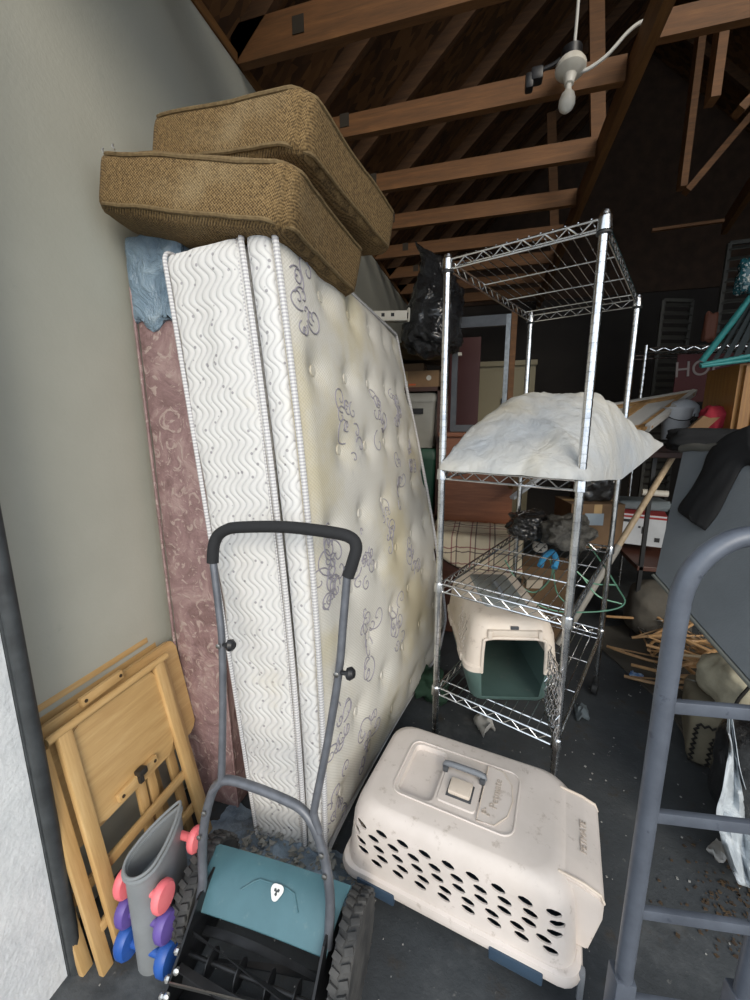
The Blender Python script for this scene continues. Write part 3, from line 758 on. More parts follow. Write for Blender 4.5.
bm = BM()
for a in (30, 150, 270):
    dd = tx*math.cos(d(a))+ty*math.sin(d(a)); nn = tn.cross(dd); q = c0+tn*.0022
    prism(bm, [q-nn*.0012, q+nn*.0012, q+dd*.006+nn*.0036, q+dd*.0088, q+dd*.006-nn*.0036], tn*.001)
obj('badge_mark', bm, DARKP, bd, True, False)
# side plates, reel, knife bar, roller
for x in (-.668, -.318):
    bm = BM(); prism(bm, [(x-.003, .79, .14), (x-.003, .74, .225), (x-.003, .67, .21), (x-.003, .60, .15), (x-.003, .52, .09), (x-.003, .50, .05), (x-.003, .56, .035), (x-.003, .74, .05), (x-.003, .79, .09)], (.006, 0, 0)); obj('side_plate', bm, BLKM, mw, True, False)
bm = BM(); cyl(bm, (-.665, .625, .105), (-.321, .625, .105), .0055)
for f_ in (-.60, -.52, -.44, -.37): lathe(bm, [(.03, -.0015), (.03, .0015)], (f_, .625, .105), (1, 0, 0), 14)
for k in range(5):
    P0 = []; P1 = []
    for q in range(15):
        a = 2*PI*k/5+q/14*1.1; x = -.66+.335*q/14; P0.append((x, .625+.040*math.cos(a), .105+.040*math.sin(a))); P1.append((x, .625+.056*math.cos(a+.12), .105+.056*math.sin(a+.12)))
    va = [bm.verts.new(p) for p in P0]; vb = [bm.verts.new(p) for p in P1]
    vc = [bm.verts.new(V(p)+V((0, .001, .003))) for p in P1]; vd = [bm.verts.new(V(p)+V((0, .001, .003))) for p in P0]
    for q in range(14):
        for (m1, m2) in ((va, vb), (vb, vc), (vc, vd), (vd, va)): bm.faces.new((m1[q], m1[q+1], m2[q+1], m2[q]))
obj('cutting_reel', bm, BLKM, mw, True)
bm = BM(); bar(bm, (-.667, .560, .118), (-.320, .600, .112), .003, .008); obj('tie_rod', bm, STEEL, mw, True)
bm = BM(); box(bm, (-.493, .57, .035), (.345, .09, .006)); bar(bm, (-.665, .53, .05), (-.32, .53, .05), .05, .02, (0, 0, 1)); obj('cutter_bar', bm, BLKM, mw, True)
bm = BM(); cyl(bm, (-.66, .50, .032), (-.33, .50, .032), .028, seg=14); obj('roller', bm, GREYW, mw, True)
bm = BM()
for (y_, z_) in ((.545, .10), (.565, .12), (.60, .15)): lathe(bm, [(.008, 0), (.008, .006), (.004, .010)], (-.672, y_, z_), (-1, -.3, .3), 8)
for (y_, z_) in ((.545, .11), (.58, .13)): lathe(bm, [(.007, 0), (.007, .008), (.004, .010)], (-.660, y_, z_), (.3, -1, .6), 8)
obj('adjusting_bolts', bm, simple('bright_bolt', 'c9c9c6', .3, .9), mw, True)
def wheel(x, out, wy=.757):
    r = .120; bm = BM()
    lathe(bm, [(r-.030, -.022), (r-.008, -.024), (r-.001, -.016), (r, 0), (r-.001, .016), (r-.008, .024), (r-.030, .022)], (x, wy, r), (1, 0, 0), 40)
    for k in range(30):
        a = 2*PI*k/30
        for s in (-1, 1):
            a2 = a+(PI/30 if s > 0 else 0); R = Matrix.Rotation(a2, 3, 'X')
            c = V((x+s*.0125, wy, r))+R @ V((0, 0, r+.0008)); box(bm, c, (.022, .014, .009), R @ Matrix.Rotation(s*.35, 3, 'Z'), .002)
    w = obj('wheel', bm, TYRE, mw, True)
    bm = BM(); lathe(bm, [(.02, -.014*out), (.024, .0), (r-.032, .004*out), (r-.028, .016*out), (r-.034, .016*out)] if out > 0 else [(.02, .014), (.024, .0), (r-.032, -.004), (r-.028, -.016), (r-.034, -.016)], (x, wy, r), (1, 0, 0), 24); obj('hub', bm, GREYW, w, True)
wheel(-.712, -1); wheel(-.266, 1, .728)

# ================================================================== folding tray tables
OAK = wood('honey_oak', 'b18d5b', 'c29f6b', 'cfb07f', 'y', .4); OAKZ = wood('honey_oak_upright', 'b18d5b', 'c5a26e', 'd0b180', 'z', .4)
CLIPB = simple('black_clip', '26231f', .5); HOLE = simple('dark_screw_hole', '3a2c1c', .7)
def tray_table(label, loc, yaw, tilt, parts):
    t = thing('folding_tray_table', label, 'folding table', loc, rot=(0, -tilt, yaw), group='folded wooden tray tables')
    for p in parts:
        nm = p[0]
        bm = BM()
        if nm == 'tabletop':
            _, x, y0, y1, z0, z1, th = p; r = .03
            o = [V((x, q.x+(y0+y1)/2, q.y+(z0+z1)/2)) for q in rrect((y1-y0)/2, (z1-z0)/2, r, 0)]
            prism(bm, o, (th, 0, 0)); bmesh.ops.bevel(bm, geom=[e for e in bm.edges if abs(e.verts[0].co.x-e.verts[1].co.x) < 1e-6], offset=.004, segments=2, affect='EDGES')
            ob = obj('tabletop', bm, OAK, t); tt = ob
        elif nm == 'leg':
            _, x, ya, za, yb, zb, w_, th = p
            bar(bm, (x, ya, za), (x, yb, zb), th, w_, (1, 0, 0), .004) if False else bar(bm, (x, ya, za), (x, yb, zb), w_, th, (1, 0, 0), .005)
            obj('leg', bm, OAKZ, t)
        elif nm == 'rail':
            _, x, y0, y1, z0, z1, w_, th = p
            bar(bm, (x, y0, z0), (x, y1, z1), w_, th, (1, 0, 0), .004); obj('cross_rail', bm, OAK, t)
        elif nm == 'dowel':
            _, x, y0, y1, z, r = p; cyl(bm, (x, y0, z), (x, y1, z), r, seg=12); obj('top_dowel', bm, OAK, t)
        elif nm == 'cleat':
            _, x, y0, y1, z0, z1 = p
            bar(bm, (x+.008, y0, z0), (x+.008, y1, z1), .026, .016, (1, 0, 0), .003); c = obj('cleat', bm, OAK, t)
            bm = BM()
            for f_ in (.08, .92): lathe(bm, [(.005, 0), (.005, .0012)], (x+.0165, y0+(y1-y0)*f_, z0+(z1-z0)*f_), (1, 0, 0), 10)
            obj('screw', bm, HOLE, c)
        elif nm == 'clip':
            _, x, y, z = p; box(bm, (x+.012, y, z), (.024, .028, .02), None, .004); box(bm, (x+.018, y-.01, z-.016), (.012, .014, .02), None, .003); obj('clip', bm, CLIPB, t)
    return t
TL = math.atan(.12/.7)
# local z runs up the lean, local x points into the garage; plane foot at x=-.885
front = [('leg', 0, .628, .0, .640, .665, .036, .020), ('leg', 0, .965, .0, .945, .675, .036, .020),
         ('leg', -.024, .590, .0, .598, .645, .032, .018), ('leg', -.024, .998, .03, .978, .655, .030, .018),
         ('tabletop', -.016, .650, .934, .368, .655, .014), ('dowel', .0, .60, .985, .668, .011),
         ('cleat', -.002, .715, .852, .395, .405), ('clip', .004, .790, .415),
         ('rail', -.012, .625, .965, .255, .258, .028, .014), ('rail', -.02, .60, .98, .12, .12, .028, .014),
         ('leg', -.045, .80, .0, .825, .42, .03, .016), ('leg', -.050, .845, .0, .865, .42, .03, .016)]
tray_table('front folded wooden tray table leaning on the left wall, black clip on its cleat', (-.885, 0, 0), 0, TL, front)
mid = [('tabletop', -.052, .560, 1.065, .340, .690, .016), ('cleat', -.036, .715, .845, .690, .694), ('leg', -.075, .575, .0, .575, .63, .03, .018), ('leg', -.075, .965, .0, .965, .63, .03, .018), ('rail', -.078, .58, .96, .2, .2, .03, .014)]
tray_table('middle folded tray table, its wide top with a long cleat above the front one', (-.885, 0, 0), 0, TL, mid)
rear = [('tabletop', -.098, .545, 1.03, .40, .755, .014), ('leg', -.120, .60, .0, .60, .70, .028, .014), ('leg', -.120, .93, .0, .93, .70, .028, .014), ('rail', -.083, .58, 1.0, .72, .72, .02, .012)]
tray_table('rearmost folded tray table, only its top edge showing against the wall', (-.885, 0, 0), 0, TL, rear)
bm = BM(); box(bm, (0, 0, 0), (.002, .030, .008)); ST = simple('white_sticker', 'e2ddd0', .6)

# ================================================================== dumbbell rack
GREYR = simple('grey_rack_plastic', '85898b', .5, c2='74787a', scale=9, bump=.1); DUSTY = simple('dusty_rack_inside', '6e6f6b', .8, c2='54554f', scale=25)
rk = thing('dumbbell_rack', 'grey plastic dumbbell stand with a leaf-shaped open top beside the tray tables', 'dumbbell rack', (-.805, .62, 0), d(0))
def leaf(z, s=1, zt=0, n=28, slope=0, inset=0):
    out = []
    for k in range(n):
        a = 2*PI*k/n; cx = math.cos(a); sy = math.sin(a)
        w_ = (.041*s-inset)*(1 if sy < 0 else 1-.55*sy**2); x = w_*cx; y = (.045-inset)*sy if sy < 0 else (.135-inset)*sy
        out.append(V((x, y+.03, z+slope*(y+.03))))
    return out
bm = BM(); secs = [leaf(0, 1.05), leaf(.15, 1.02), leaf(.305, 1, slope=.16)]; ins = [leaf(.305, 1, slope=.16, inset=.006), leaf(.235, 1, slope=.1, inset=.008)]
loft(bm, secs+ins, True, True); obj('stand_body', bm, GREYR, rk)
bm = BM(); P = leaf(.307, 1.06, slope=.16); tube(bm, P, .0055, 8, True); P2 = leaf(.318, .98, slope=.20); tube(bm, P2, .004, 8, True); obj('rim', bm, GREYR, rk)
bm = BM(); lathe(bm, [(.011, 0), (.013, .004), (.008, .006)], (.005, .085, .262), (0, -.2, 1), 14); lathe(bm, [(.03, .0), (.03, .002)], (.005, .02, .243), (0, -.1, 1), 14); obj('inner_tray', bm, DUSTY, rk)
def dumbbell(label, c, yaw, m, R, TH, L):
    t = thing('dumbbell', label, 'dumbbell', c, yaw, 'small dumbbells in the grey rack')
    bm = BM(); cyl(bm, (-L/2, 0, 0), (L/2, 0, 0), .011); obj('handle', bm, m, t)
    for s in (-1, 1):
        bm = BM(); lathe(bm, [(R*.55, -TH/2), (R*.88, -TH*.42), (R, -TH*.2), (R, TH*.2), (R*.88, TH*.42), (R*.55, TH/2)], (s*L/2, 0, 0), (1, 0, 0), 20)
        bmesh.ops.scale(bm, vec=(1, .92, 1.12), verts=bm.verts); obj('head', bm, m, t)
    return t
PK = simple('coral_vinyl', 'e06a72', .5, c2='ea7c80', scale=20); PU = simple('purple_vinyl', '5b4890', .5, c2='65529a', scale=20); BU = simple('blue_vinyl', '24509c', .45, c2='2e5cab', scale=20)
dumbbell('coral pink dumbbell in the top front slot of the rack', (-.797, .635, .245), 0, PK, .036, .026, .118)
dumbbell('purple dumbbell in the middle slot of the rack', (-.797, .630, .158), 0, PU, .037, .030, .122)
dumbbell('blue dumbbell in the lowest slot of the rack', (-.797, .622, .068), 0, BU, .041, .034, .128)
dumbbell('second coral pink dumbbell showing behind the mower tube', (-.797, .765, .262), 0, PK, .033, .024, .105)

# ================================================================== hand truck
n = N('blue_grey_enamel').pbr(.42, .15); v1 = n.noise(8, 6, .7); v2 = n.noise(40, 4)
col = n.ramp(v1, [(.3, '484d56'), (.6, '5a606a')]); col = n.mix(step(n, v2, .66, .74), col, '424751'); n.color(col); n.bump(v2, .15, .002); TRUCK = n.m
ht = thing('hand_truck', 'blue-grey steel hand truck standing upright at the right edge', 'hand truck', (.294, .685, 0), 0)
PT = V((.294, .685, 0)); ox = V((.99, .14, 0)).normalized(); WT = .205; q = V((ox.y, -ox.x, 0))
def on(z, s=0): return PT+V((0, 0, z))+ox*s
R_ = .0152
bm = BM(); tube(bm, smooth_path([on(.09), on(.5), on(.9), on(1.10), on(1.17, .004), on(1.215, .024), on(1.245, .06), on(1.252, .10), on(1.245, WT-.06), on(1.215, WT-.024), on(1.17, WT-.004), on(1.10, WT), on(.9, WT), on(.5, WT), on(.09, WT)], 6), R_, 16)
obj('frame_tube', bm, TRUCK, ht, True)
for z in (.964, .751, .541, .33):
    bm = BM(); bar(bm, on(z), on(z-.002, WT), .012, .022, (0, 0, 1), .003); obj('rung', bm, TRUCK, ht, True)
for k in (0, WT):
    bm = BM(); bar(bm, on(.385, k)-q*.004, on(.05, k)-q*.004, .036, .038, q, .004); obj('axle_bracket', bm, TRUCK, ht, True)
bm = BM(); prism(bm, [on(.012, -.03), on(.012, WT+.03), on(.012, WT+.03)+q*.18, on(.012, -.03)+q*.18], (0, 0, .006)); obj('toe_plate', bm, TRUCK, ht, True)
for k, s in ((0, -1), (WT, 1)):
    bm = BM(); lathe(bm, [(.02, -.016), (.075, -.016), (.088, -.010), (.088, .010), (.075, .016), (.02, .016)], on(.09, k+s*-.055), ox, 24); obj('wheel', bm, TYRE, ht, True)
# ================================================================== clutter behind
KRAFT = simple('cardboard', '7d6145', .85, c2='8f7151', scale=6); KRAFTD = simple('old_cardboard', '5e4934', .85, c2='6c553d', scale=6)
WHITEC = simple('white_card', 'b4b8bc', .7, c2='a5a9ad', scale=8); REDC = simple('red_print', '8e2626', .6); INK = simple('printed_ink', '222326', .7)
BINP = simple('grey_bin_plastic', '97958c', .5, c2='88867d', scale=5); GREENT = simple('green_tote_plastic', '1f4a38', .5, c2='1b3d30', scale=6); GREENB = simple('bright_green_plastic', '3f8f4c', .45)
BROWNW = wood('red_brown_veneer', '6b3f27', '7f4d31', '8e5b3c', 'x', .45); DARKW = wood('dark_brown_chest', '3a2219', '48291e', '523024', 'x', .5)
PALEP = simple('pale_label', 'cfcabd', .7); ORNG = simple('orange_print', 'c0582c', .6)
GARB = N('black_garbage_bag').pbr(.22, 0, Coat_Weight=.8); v1 = GARB.noise(14, 6, .7, None, 1.5); GARB.color('1d1e20'); GARB.bump(v1, 1, .03); GARB = GARB.m
def par(bm, a, b, c, t):
    """parallelepiped from corner a with edges to b, c and thickness vector t"""
    a, b, c, t = V(a), V(b), V(c), V(t); prism(bm, [a, b, b+c-a, c], t)
def cabbox(name, label, cat, x0, x1, y0, y1, z0, z1, m, bev=.003, group=None, rz=0):
    c = V(((x0+x1)/2, (y0+y1)/2, z0)); t = thing(name, label, cat, c, rz, group)
    return t, V(((x1-x0), (y1-y0), (z1-z0)))
def carton(label, c, s, rz=0, m=KRAFT, name='cardboard_box', group=None, tape=True, lid=False):
    t = thing(name, label, 'box', c, rz, group); X_, Y_, Z_ = s
    bm = BM(); box(bm, (0, 0, Z_/2), s, None, .002); obj('body', bm, m, t, smooth=False)
    bm = BM(); box(bm, (0, 0, Z_-.001), (X_+.004, Y_*.492*2+.004, .006), None, .001); box(bm, (0, 0, Z_-.02), (X_+.003, Y_+.003, .014)) if lid else None
    obj('lid' if lid else 'flap', bm, m, t, smooth=False)
    if tape: bm = BM(); box(bm, (0, 0, Z_+.0025), (X_+.006, .05, .002)); box(bm, (0, -Y_/2-.001, Z_-.04), (.05, .002, .08)) ; obj('tape', bm, simple('packing_tape', '9c8259', .35), t, smooth=False)
    return t

# dresser with metal frame on top
DX0, DX1, DY = -.30, .175, 2.88
dr = thing('dresser', 'red-brown wooden dresser behind the wire shelving', 'dresser', ((DX0+DX1)/2, DY+.22, 0))
bm = BM(); boxc(bm, (DX0, DY, .05), (DX1, DY+.44, 1.315), .004); obj('carcass', bm, BROWNW, dr, True, False)
bm = BM(); boxc(bm, (DX0-.04, DY-.03, 1.315), (DX1+.02, DY+.46, 1.345), .006); obj('top', bm, BROWNW, dr, True, False)
bm = BM(); boxc(bm, (DX0+.01, DY+.01, 0), (DX1-.01, DY+.43, .05)); obj('plinth', bm, BROWNW, dr, True, False)
GALV = simple('galvanised_steel', '6e7274', .4, .7, c2='8a8e90', scale=40); GREYM = simple('grey_metal_frame', '4a4d51', .5, .2, c2='55585c', scale=20)
fr = thing('metal_frame', 'empty grey metal window frame standing on the dresser', 'frame', (-.04, 3.02, 1.347))
bm = BM(); boxc(bm, (-.275, 3.0, 1.347), (-.235, 3.03, 2.12)); obj('stile', bm, GREYM, fr, True, False)
bm = BM(); boxc(bm, (.075, 3.0, 1.347), (.105, 3.03, 2.12)); obj('stile', bm, GALV, fr, True, False)
bm = BM(); boxc(bm, (-.235, 3.0, 1.347), (.075, 3.03, 1.395)); obj('rail', bm, GREYM, fr, True, False)
bm = BM(); boxc(bm, (-.235, 3.0, 2.05), (.075, 3.03, 2.12)); obj('rail', bm, GREYM, fr, True, False)
bm = BM(); boxc(bm, (-.235, 3.0, 1.87), (-.21, 3.03, 1.89)); obj('hinge', bm, PALEP, fr, True, False)
bm = BM(); boxc(bm, (.108, 3.0, 1.347), (.145, 3.09, 2.15)); o = obj('wood_stud', bm, LUMBER, origin=(.126, 3.04, 1.347), smooth=False)
tag(o, 'short upright wooden stud beside the empty metal frame', 'lumber')
t = thing('cabinet', 'cream two-door cabinet far back, seen through the metal frame', 'cabinet', (.05, 4.7, 0))
CREAM = simple('cream_paint', '8e8468', .6)
bm = BM(); boxc(bm, (-.14, 4.5, 0), (.42, 4.95, 2.0), .004); obj('body', bm, CREAM, t, True, False)
for x in (-.13, .145):
    bm = BM(); boxc(bm, (x, 4.48, 1.2), (x+.265, 4.5, 1.93), .003); q = obj('door', bm, CREAM, t, True, False)
    bm = BM(); boxc(bm, (x+(.23 if x < 0 else .02), 4.465, 1.55), (x+(.245 if x < 0 else .035), 4.48, 1.65)); obj('handle', bm, BLKP, q, True, False)
bm = BM(); boxc(bm, (-.15, 4.47, 1.97), (.43, 4.96, 2.02), .004); obj('top', bm, CREAM, t, True, False)
o = obj('wine_red_panel', (lambda b: (boxc(b, (-.35, 3.6, 0), (-.10, 3.66, 2.1), .004), b)[1])(BM()), simple('wine_red', '4a201e', .6), origin=(-.22, 3.63, 0)); tag(o, 'dark wine-red board standing upright behind the metal frame', 'board')

# chest with plaid blanket
ch = thing('chest', 'dark brown wooden chest under the plaid blanket, behind the wire shelving', 'chest', (-.05, 2.68, 0))
bm = BM(); boxc(bm, (-.32, 2.52, .04), (.20, 2.84, .66), .006); obj('body', bm, DARKW, ch, True, False)
bm = BM(); boxc(bm, (-.34, 2.50, .66), (.22, 2.85, .70), .008); obj('lid', bm, DARKW, ch, True, False)
for x in (-.30, .16):
    bm = BM(); boxc(bm, (x, 2.53, 0), (x+.03, 2.56, .04)); boxc(bm, (x, 2.80, 0), (x+.03, 2.83, .04)); obj('leg', bm, DARKW, ch, True, False)
n = N('plaid_wool').pbr(.9); x, y, z = n.xyz()[:3]
def bandx(s_, per, w_, o_=0):
    f_ = n.op('PINGPONG', n.op('ADD', s_, o_), per/2); return n.op('LESS_THAN', f_, w_)
yz = n.op('SUBTRACT', y, z)
col = n.mix(n.op('MULTIPLY', bandx(x, 0.115, .004), .8), 'c9bda5', '4c3a40'); col = n.mix(n.op('MULTIPLY', bandx(x, 0.115, .004, .03), .75), col, '7a3440')
col = n.mix(n.op('MULTIPLY', bandx(yz, .11, .004), .8), col, '4c3a40'); col = n.mix(n.op('MULTIPLY', bandx(yz, .11, .004, .028), .75), col, '7a3440')
n.color(col); n.bump(n.noise(200, 2), .3, .002); PLAID = n.m
bm = BM(); G = []
for i in range(41):
    u = -.33+.56*i/40; row = []; drop = .22+.012*math.sin(i*.35)-.16*max(0, 1-i/14)**1.2
    for j in range(22):
        s_ = j/21*(.34+drop); k = fbm((u*6, s_*6, 1))*.012
        if s_ < .34: row.append(V((u, 2.84-s_, .708+abs(k)+.02*math.exp(-((s_-.1)/.1)**2))))
        else: row.append(V((u+k, 2.492-abs(k)*1.4-.004, .708-(s_-.34))))
    G.append([bm.verts.new(p) for p in row])
for i in range(40):
    for j in range(21): bm.faces.new((G[i][j], G[i+1][j], G[i+1][j+1], G[i][j+1]))
o = obj('plaid_blanket', bm, PLAID, origin=(-.05, 2.68, .71), angle=80); md = o.modifiers.new('s', 'SOLIDIFY'); md.thickness = .006; md.offset = 1
tag(o, 'cream plaid blanket with wine-red lines draped over the dark chest', 'blanket')

# storage rack beyond the mattress: totes, boxes, bags
rk2 = thing('storage_rack', 'dark wooden storage rack beyond the mattress holding boxes and a black bag', 'shelf', (-.66, 3.25, 0))
for z in (.72, 1.665):
    bm = BM(); boxc(bm, (-1.0, 3.0, z-.03), (-.33, 3.5, z)); obj('board', bm, DARKW, rk2, True, False)
for x in (-1.0, -.37):
    for y in (3.0, 3.46):
        bm = BM(); boxc(bm, (x, y, 0), (x+.035, y+.035, 1.665)); obj('post', bm, DARKW, rk2, True, False)
def tote(name, label, c, s, m):
    t = thing(name, label, 'storage box', c); X_, Y_, Z_ = s
    bm = BM(); loft(bm, [rrect(X_*.43, Y_*.43, .03, 0), rrect(X_*.48, Y_*.48, .035, Z_*.86), rrect(X_*.48-.01, Y_*.48-.01, .03, Z_*.86), rrect(X_*.43-.01, Y_*.43-.01, .03, .01)]); obj('bin', bm, m, t)
    bm = BM(); loft(bm, [rrect(X_*.5, Y_*.5, .04, Z_*.84), rrect(X_*.5, Y_*.5, .04, Z_*.93), rrect(X_*.46, Y_*.46, .03, Z_), rrect(X_*.4, Y_*.4, .03, Z_*.97)]); obj('lid', bm, m, t)
    return t
t = tote('storage_tote', 'dark green storage tote under the grey bin', (-.64, 3.22, .72), (.56, .42, .50), GREENT)
t = tote('storage_bin', 'grey lidded plastic bin with paper stickers, on the green tote', (-.64, 3.22, 1.225), (.54, .40, .40), BINP)
bm = BM(); box(bm, (.10, -.197, .27), (.13, .003, .04)); obj('printed_band', bm, INK, t, smooth=False)
bm = BM(); box(bm, (.07, -.196, .18), (.055, .003, .07)); obj('sticker', bm, PALEP, t, smooth=False)
t = carton('flat brown carton with orange and white print, under the brown blanket', (-.62, 3.2, 1.665), (.50, .34, .115), 0)
bm = BM(); lathe(bm, [(.018, 0), (.018, .002)], (.18, -.171, .065), (0, -1, 0), 20); obj('round_sticker', bm, PALEP, t)
bm = BM(); box(bm, (.06, -.171, .02), (.05, .003, .012)); obj('print', bm, ORNG, t, smooth=False)
bm = BM(); box(bm, (-.01, -.171, .032), (.07, .003, .03)); obj('print', bm, PALEP, t, smooth=False)
bm = BM(); box(bm, (-.02, -.1735, .034), (.012, .002, .018)); box(bm, (.006, -.1735, .034), (.012, .002, .018)); obj('glyphs', bm, INK, t, smooth=False)
t = carton('small open carton lying on the printed carton', (-.66, 3.17, 1.785), (.34, .24, .05), .05, KRAFTD, tape=False)
OLIVE = simple('olive_brown_cloth', '4e4028', .95, c2='5c4c31', scale=7, bump=.3, bscale=40)
bm = BM()
def fq(p): k = fbm((p.x*4, p.y*4, p.z*6)); return V((p.x, p.y, p.z*(1-.5*(p.x/.36)**2)-.12*p.x+.02*k))
softbox(bm, (.66, .36, .14), .05, (24, 14, 8), fq); o = obj('folded_blanket', bm, OLIVE, angle=80); o.location = (-.66, 3.2, 1.935); tag(o, 'olive brown folded blanket on top of the cartons', 'blanket')
bm = BM()
def fg(p):
    a = p.z/.30; k = fbm((p.x*6, p.y*6, p.z*6)); k2 = noise.noise(V((p.x*14, p.y*14, p.z*14+p.x*10)))
    s_ = (1-.25*a) if a < 0.2 else max(.12, .95-1.0*(a-.2)); q = V((p.x*s_, p.y*s_, p.z)); q.x += .03*math.sin(a*3)-.10*max(0, a)**2
    w_ = noise.noise(V((p.x*5, p.y*5, p.z*22+p.x*12)))
    return q*(1+.16*k+.10*abs(k2)+.09*abs(w_))
softbox(bm, (.33, .30, .66), .14, (40, 36, 64), fg); o = obj('garbage_bag', bm, GARB, angle=70); o.location = at(436, 300, 2.62)+V((0, 0, -.01)); tag(o, 'knotted black garbage bag full of soft things above the cartons', 'bag')
GB = o
t = thing('power_strip', 'white electrical strip box sticking out past the mattress top', 'power strip', at(388, 317, 2.55), d(12))
bm = BM(); box(bm, (0, 0, 0), (.24, .07, .06), None, .006); obj('case', bm, PALEP, t)
bm = BM(); box(bm, (.03, -.036, .005), (.02, .003, .02)); box(bm, (-.03, -.036, .005), (.02, .003, .02)); obj('sockets', bm, INK, t, smooth=False)
bm = BM(); tube(bm, smooth_path([(.12, -.02, .02), (.132, -.03, .04), (.13, -.03, -.03), (.12, -.02, -.02)]), .006); obj('hook', bm, PALEP, t)
# green sprayer
t = thing('garden_sprayer', 'bright green sprayer head on a white bottle between mattress and shelving', 'sprayer', (-.40, 2.62, 0))
bm = BM(); lathe(bm, [(.001, 0), (.085, .005), (.09, .05), (.09, .50), (.07, .60), (.03, .66), (.028, .70)], seg=22); obj('bottle', bm, WHITEC, t)
bm = BM(); prism(bm, [(-.05, -.02, .70), (.05, -.02, .70), (.055, -.02, .82), (.03, -.02, .96), (.0, -.02, .98), (-.03, -.02, .86)], (0, .04, 0)); obj('pump_head', bm, GREENB, t)
bm = BM(); tube(bm, smooth_path([(-.05, 0, .72), (-.10, -.02, .70), (-.12, -.03, .60)]), .012); obj('nozzle', bm, BLKP, t)

# clutter sitting on the second wire shelf and behind
def blob(name, label, cat, c, s, m, seed, amp=.3, div=(16, 16, 10), rz=0, group=None, sc_=1.0):
    bm = BM()
    def fb(p):
        q = V((p.x/s[0], p.y/s[1], p.z/s[2])); k = noise.fractal(q*2.5*sc_+V((seed, seed*2, 0)), .8, 2, 4); return p*(1+amp*k)
    softbox(bm, s, min(s)*.42, div, fb); o = obj(name, bm, m, angle=80); o.location = c; o.rotation_euler = (0, 0, rz); tag(o, label, cat, group); return o
ush = V((-.158, 1.468, 0)); UA = V((.9299, -.3679, 0)); UB = V((.3679, .9299, 0))
def onshelf(a, b, z): return ush+UA*a+UB*b+V((0, 0, z))
blob('garbage_bag', 'crumpled black plastic bag on the second wire shelf', 'bag', onshelf(.10, .80, .885), (.20, .20, .13), GARB, 3, .30, (26, 26, 18), .3)
GREYB = N('dark_grey_plastic_film').pbr(.35); v1 = GREYB.noise(10, 6, .7, None, 2); GREYB.color(GREYB.ramp(v1, [(.35, '2a2a29'), (.65, '5a5852')])); GREYB.bump(v1, 1, .03); GREYB = GREYB.m
blob('plastic_bag', 'dark grey crumpled plastic film beside the black bag on the wire shelf', 'bag', onshelf(.29, .74, .890), (.20, .20, .14), GREYB, 8, .34, (26, 26, 18), .1)
t = thing('stuffed_toy', 'small white stuffed bear head lying on the second wire shelf', 'toy', at(540, 547, 2.15))
WHF = simple('white_fleece', 'b8b2a8', .9, bump=.5, bscale=200)
bm = BM(); softbox(bm, (.075, .06, .06), .028, (10, 10, 10), lambda p: p*(1+.1*fbm(p*20))); obj('head', bm, WHF, t)
for s in (-1, 1):
    bm = BM(); softbox(bm, (.022, .016, .022), .009, (4, 4, 4)); e = obj('ear', bm, WHF, t); e.location = (s*.028, 0, .032)
bm = BM(); box(bm, (-.02, -.031, .008), (.008, .004, .008), None, .002); box(bm, (.02, -.031, .008), (.008, .004, .008), None, .002); box(bm, (0, -.034, -.008), (.012, .006, .008), None, .002); obj('face', bm, INK, t)
BLUEC = simple('bright_blue_cloth', '2f7fae', .7, c2='3a90bd', scale=20)
bm = BM(); a = at(544, 556, 2.12)
tube(bm, smooth_path([at(540, 566, 2.08), at(545, 556, 2.11), at(552, 552, 2.13), at(556, 560, 2.11), at(554, 568, 2.09)]), [.008]*24+[.006], 8) if False else tube(bm, smooth_path([at(540, 566, 2.08), at(545, 556, 2.11), at(552, 552, 2.13), at(556, 560, 2.11), at(554, 568, 2.09)], 6), .016, 8)
o = obj('blue_glove', bm, BLUEC, origin=a); tag(o, 'bright blue cloth strap next to the white stuffed bear', 'cloth')
t = carton('cream paper carton under the wire shelf near the blue cloth', at(533, 578, 2.35)+V((0, 0, -.05)), (.09, .07, .05), .2, simple('cream_card', '9a8f80', .8), tape=False)

t = carton('brown open-top carton on the floor behind the wire shelving', (.40, 2.76, 0), (.28, .26, .50), -.1, KRAFTD, tape=False)
t = thing('picture_frame', 'pale wooden picture frame leaning behind the wire shelving', 'picture frame', (.36, 2.95, .75))
a, b = at(512, 498, 2.55), at(560, 462, 2.7)
bm = BM(); bar(bm, a, b, .035, .02); obj('side', bm, WHITEC, t, True, False)
bm = BM(); bar(bm, a+V((-.01, .05, .06)), b+V((-.01, .05, .06)), .04, .02); obj('side', bm, LUMBER, t, True, False)
bm = BM(); par(bm, a+V((0, .03, 0)), b+V((0, .03, 0)), a+V((.02, .06, .22)), (0, .012, 0)); obj('backing', bm, KRAFTD, t, True, False)
carton('dark carton with a pale blue label behind the right shelf posts', at(585, 535, 2.85)+V((0, 0, -.05)), (.34, .3, .30), .2, KRAFTD)
bm = BM(); box(bm, (-.02, -.152, .2), (.12, .003, .08)); obj('paper_label', bm, simple('pale_blue_label', '7e8b96', .7), bpy.data.objects['cardboard_box.004'] if 'cardboard_box.004' in bpy.data.objects else None, smooth=False)
blob('black_bin_bag', 'black bag slumped behind the right posts of the wire shelving', 'bag', at(585, 535, 2.85)+V((.02, .02, .37)), (.28, .24, .25), GARB, 5, .3, (18, 18, 18))

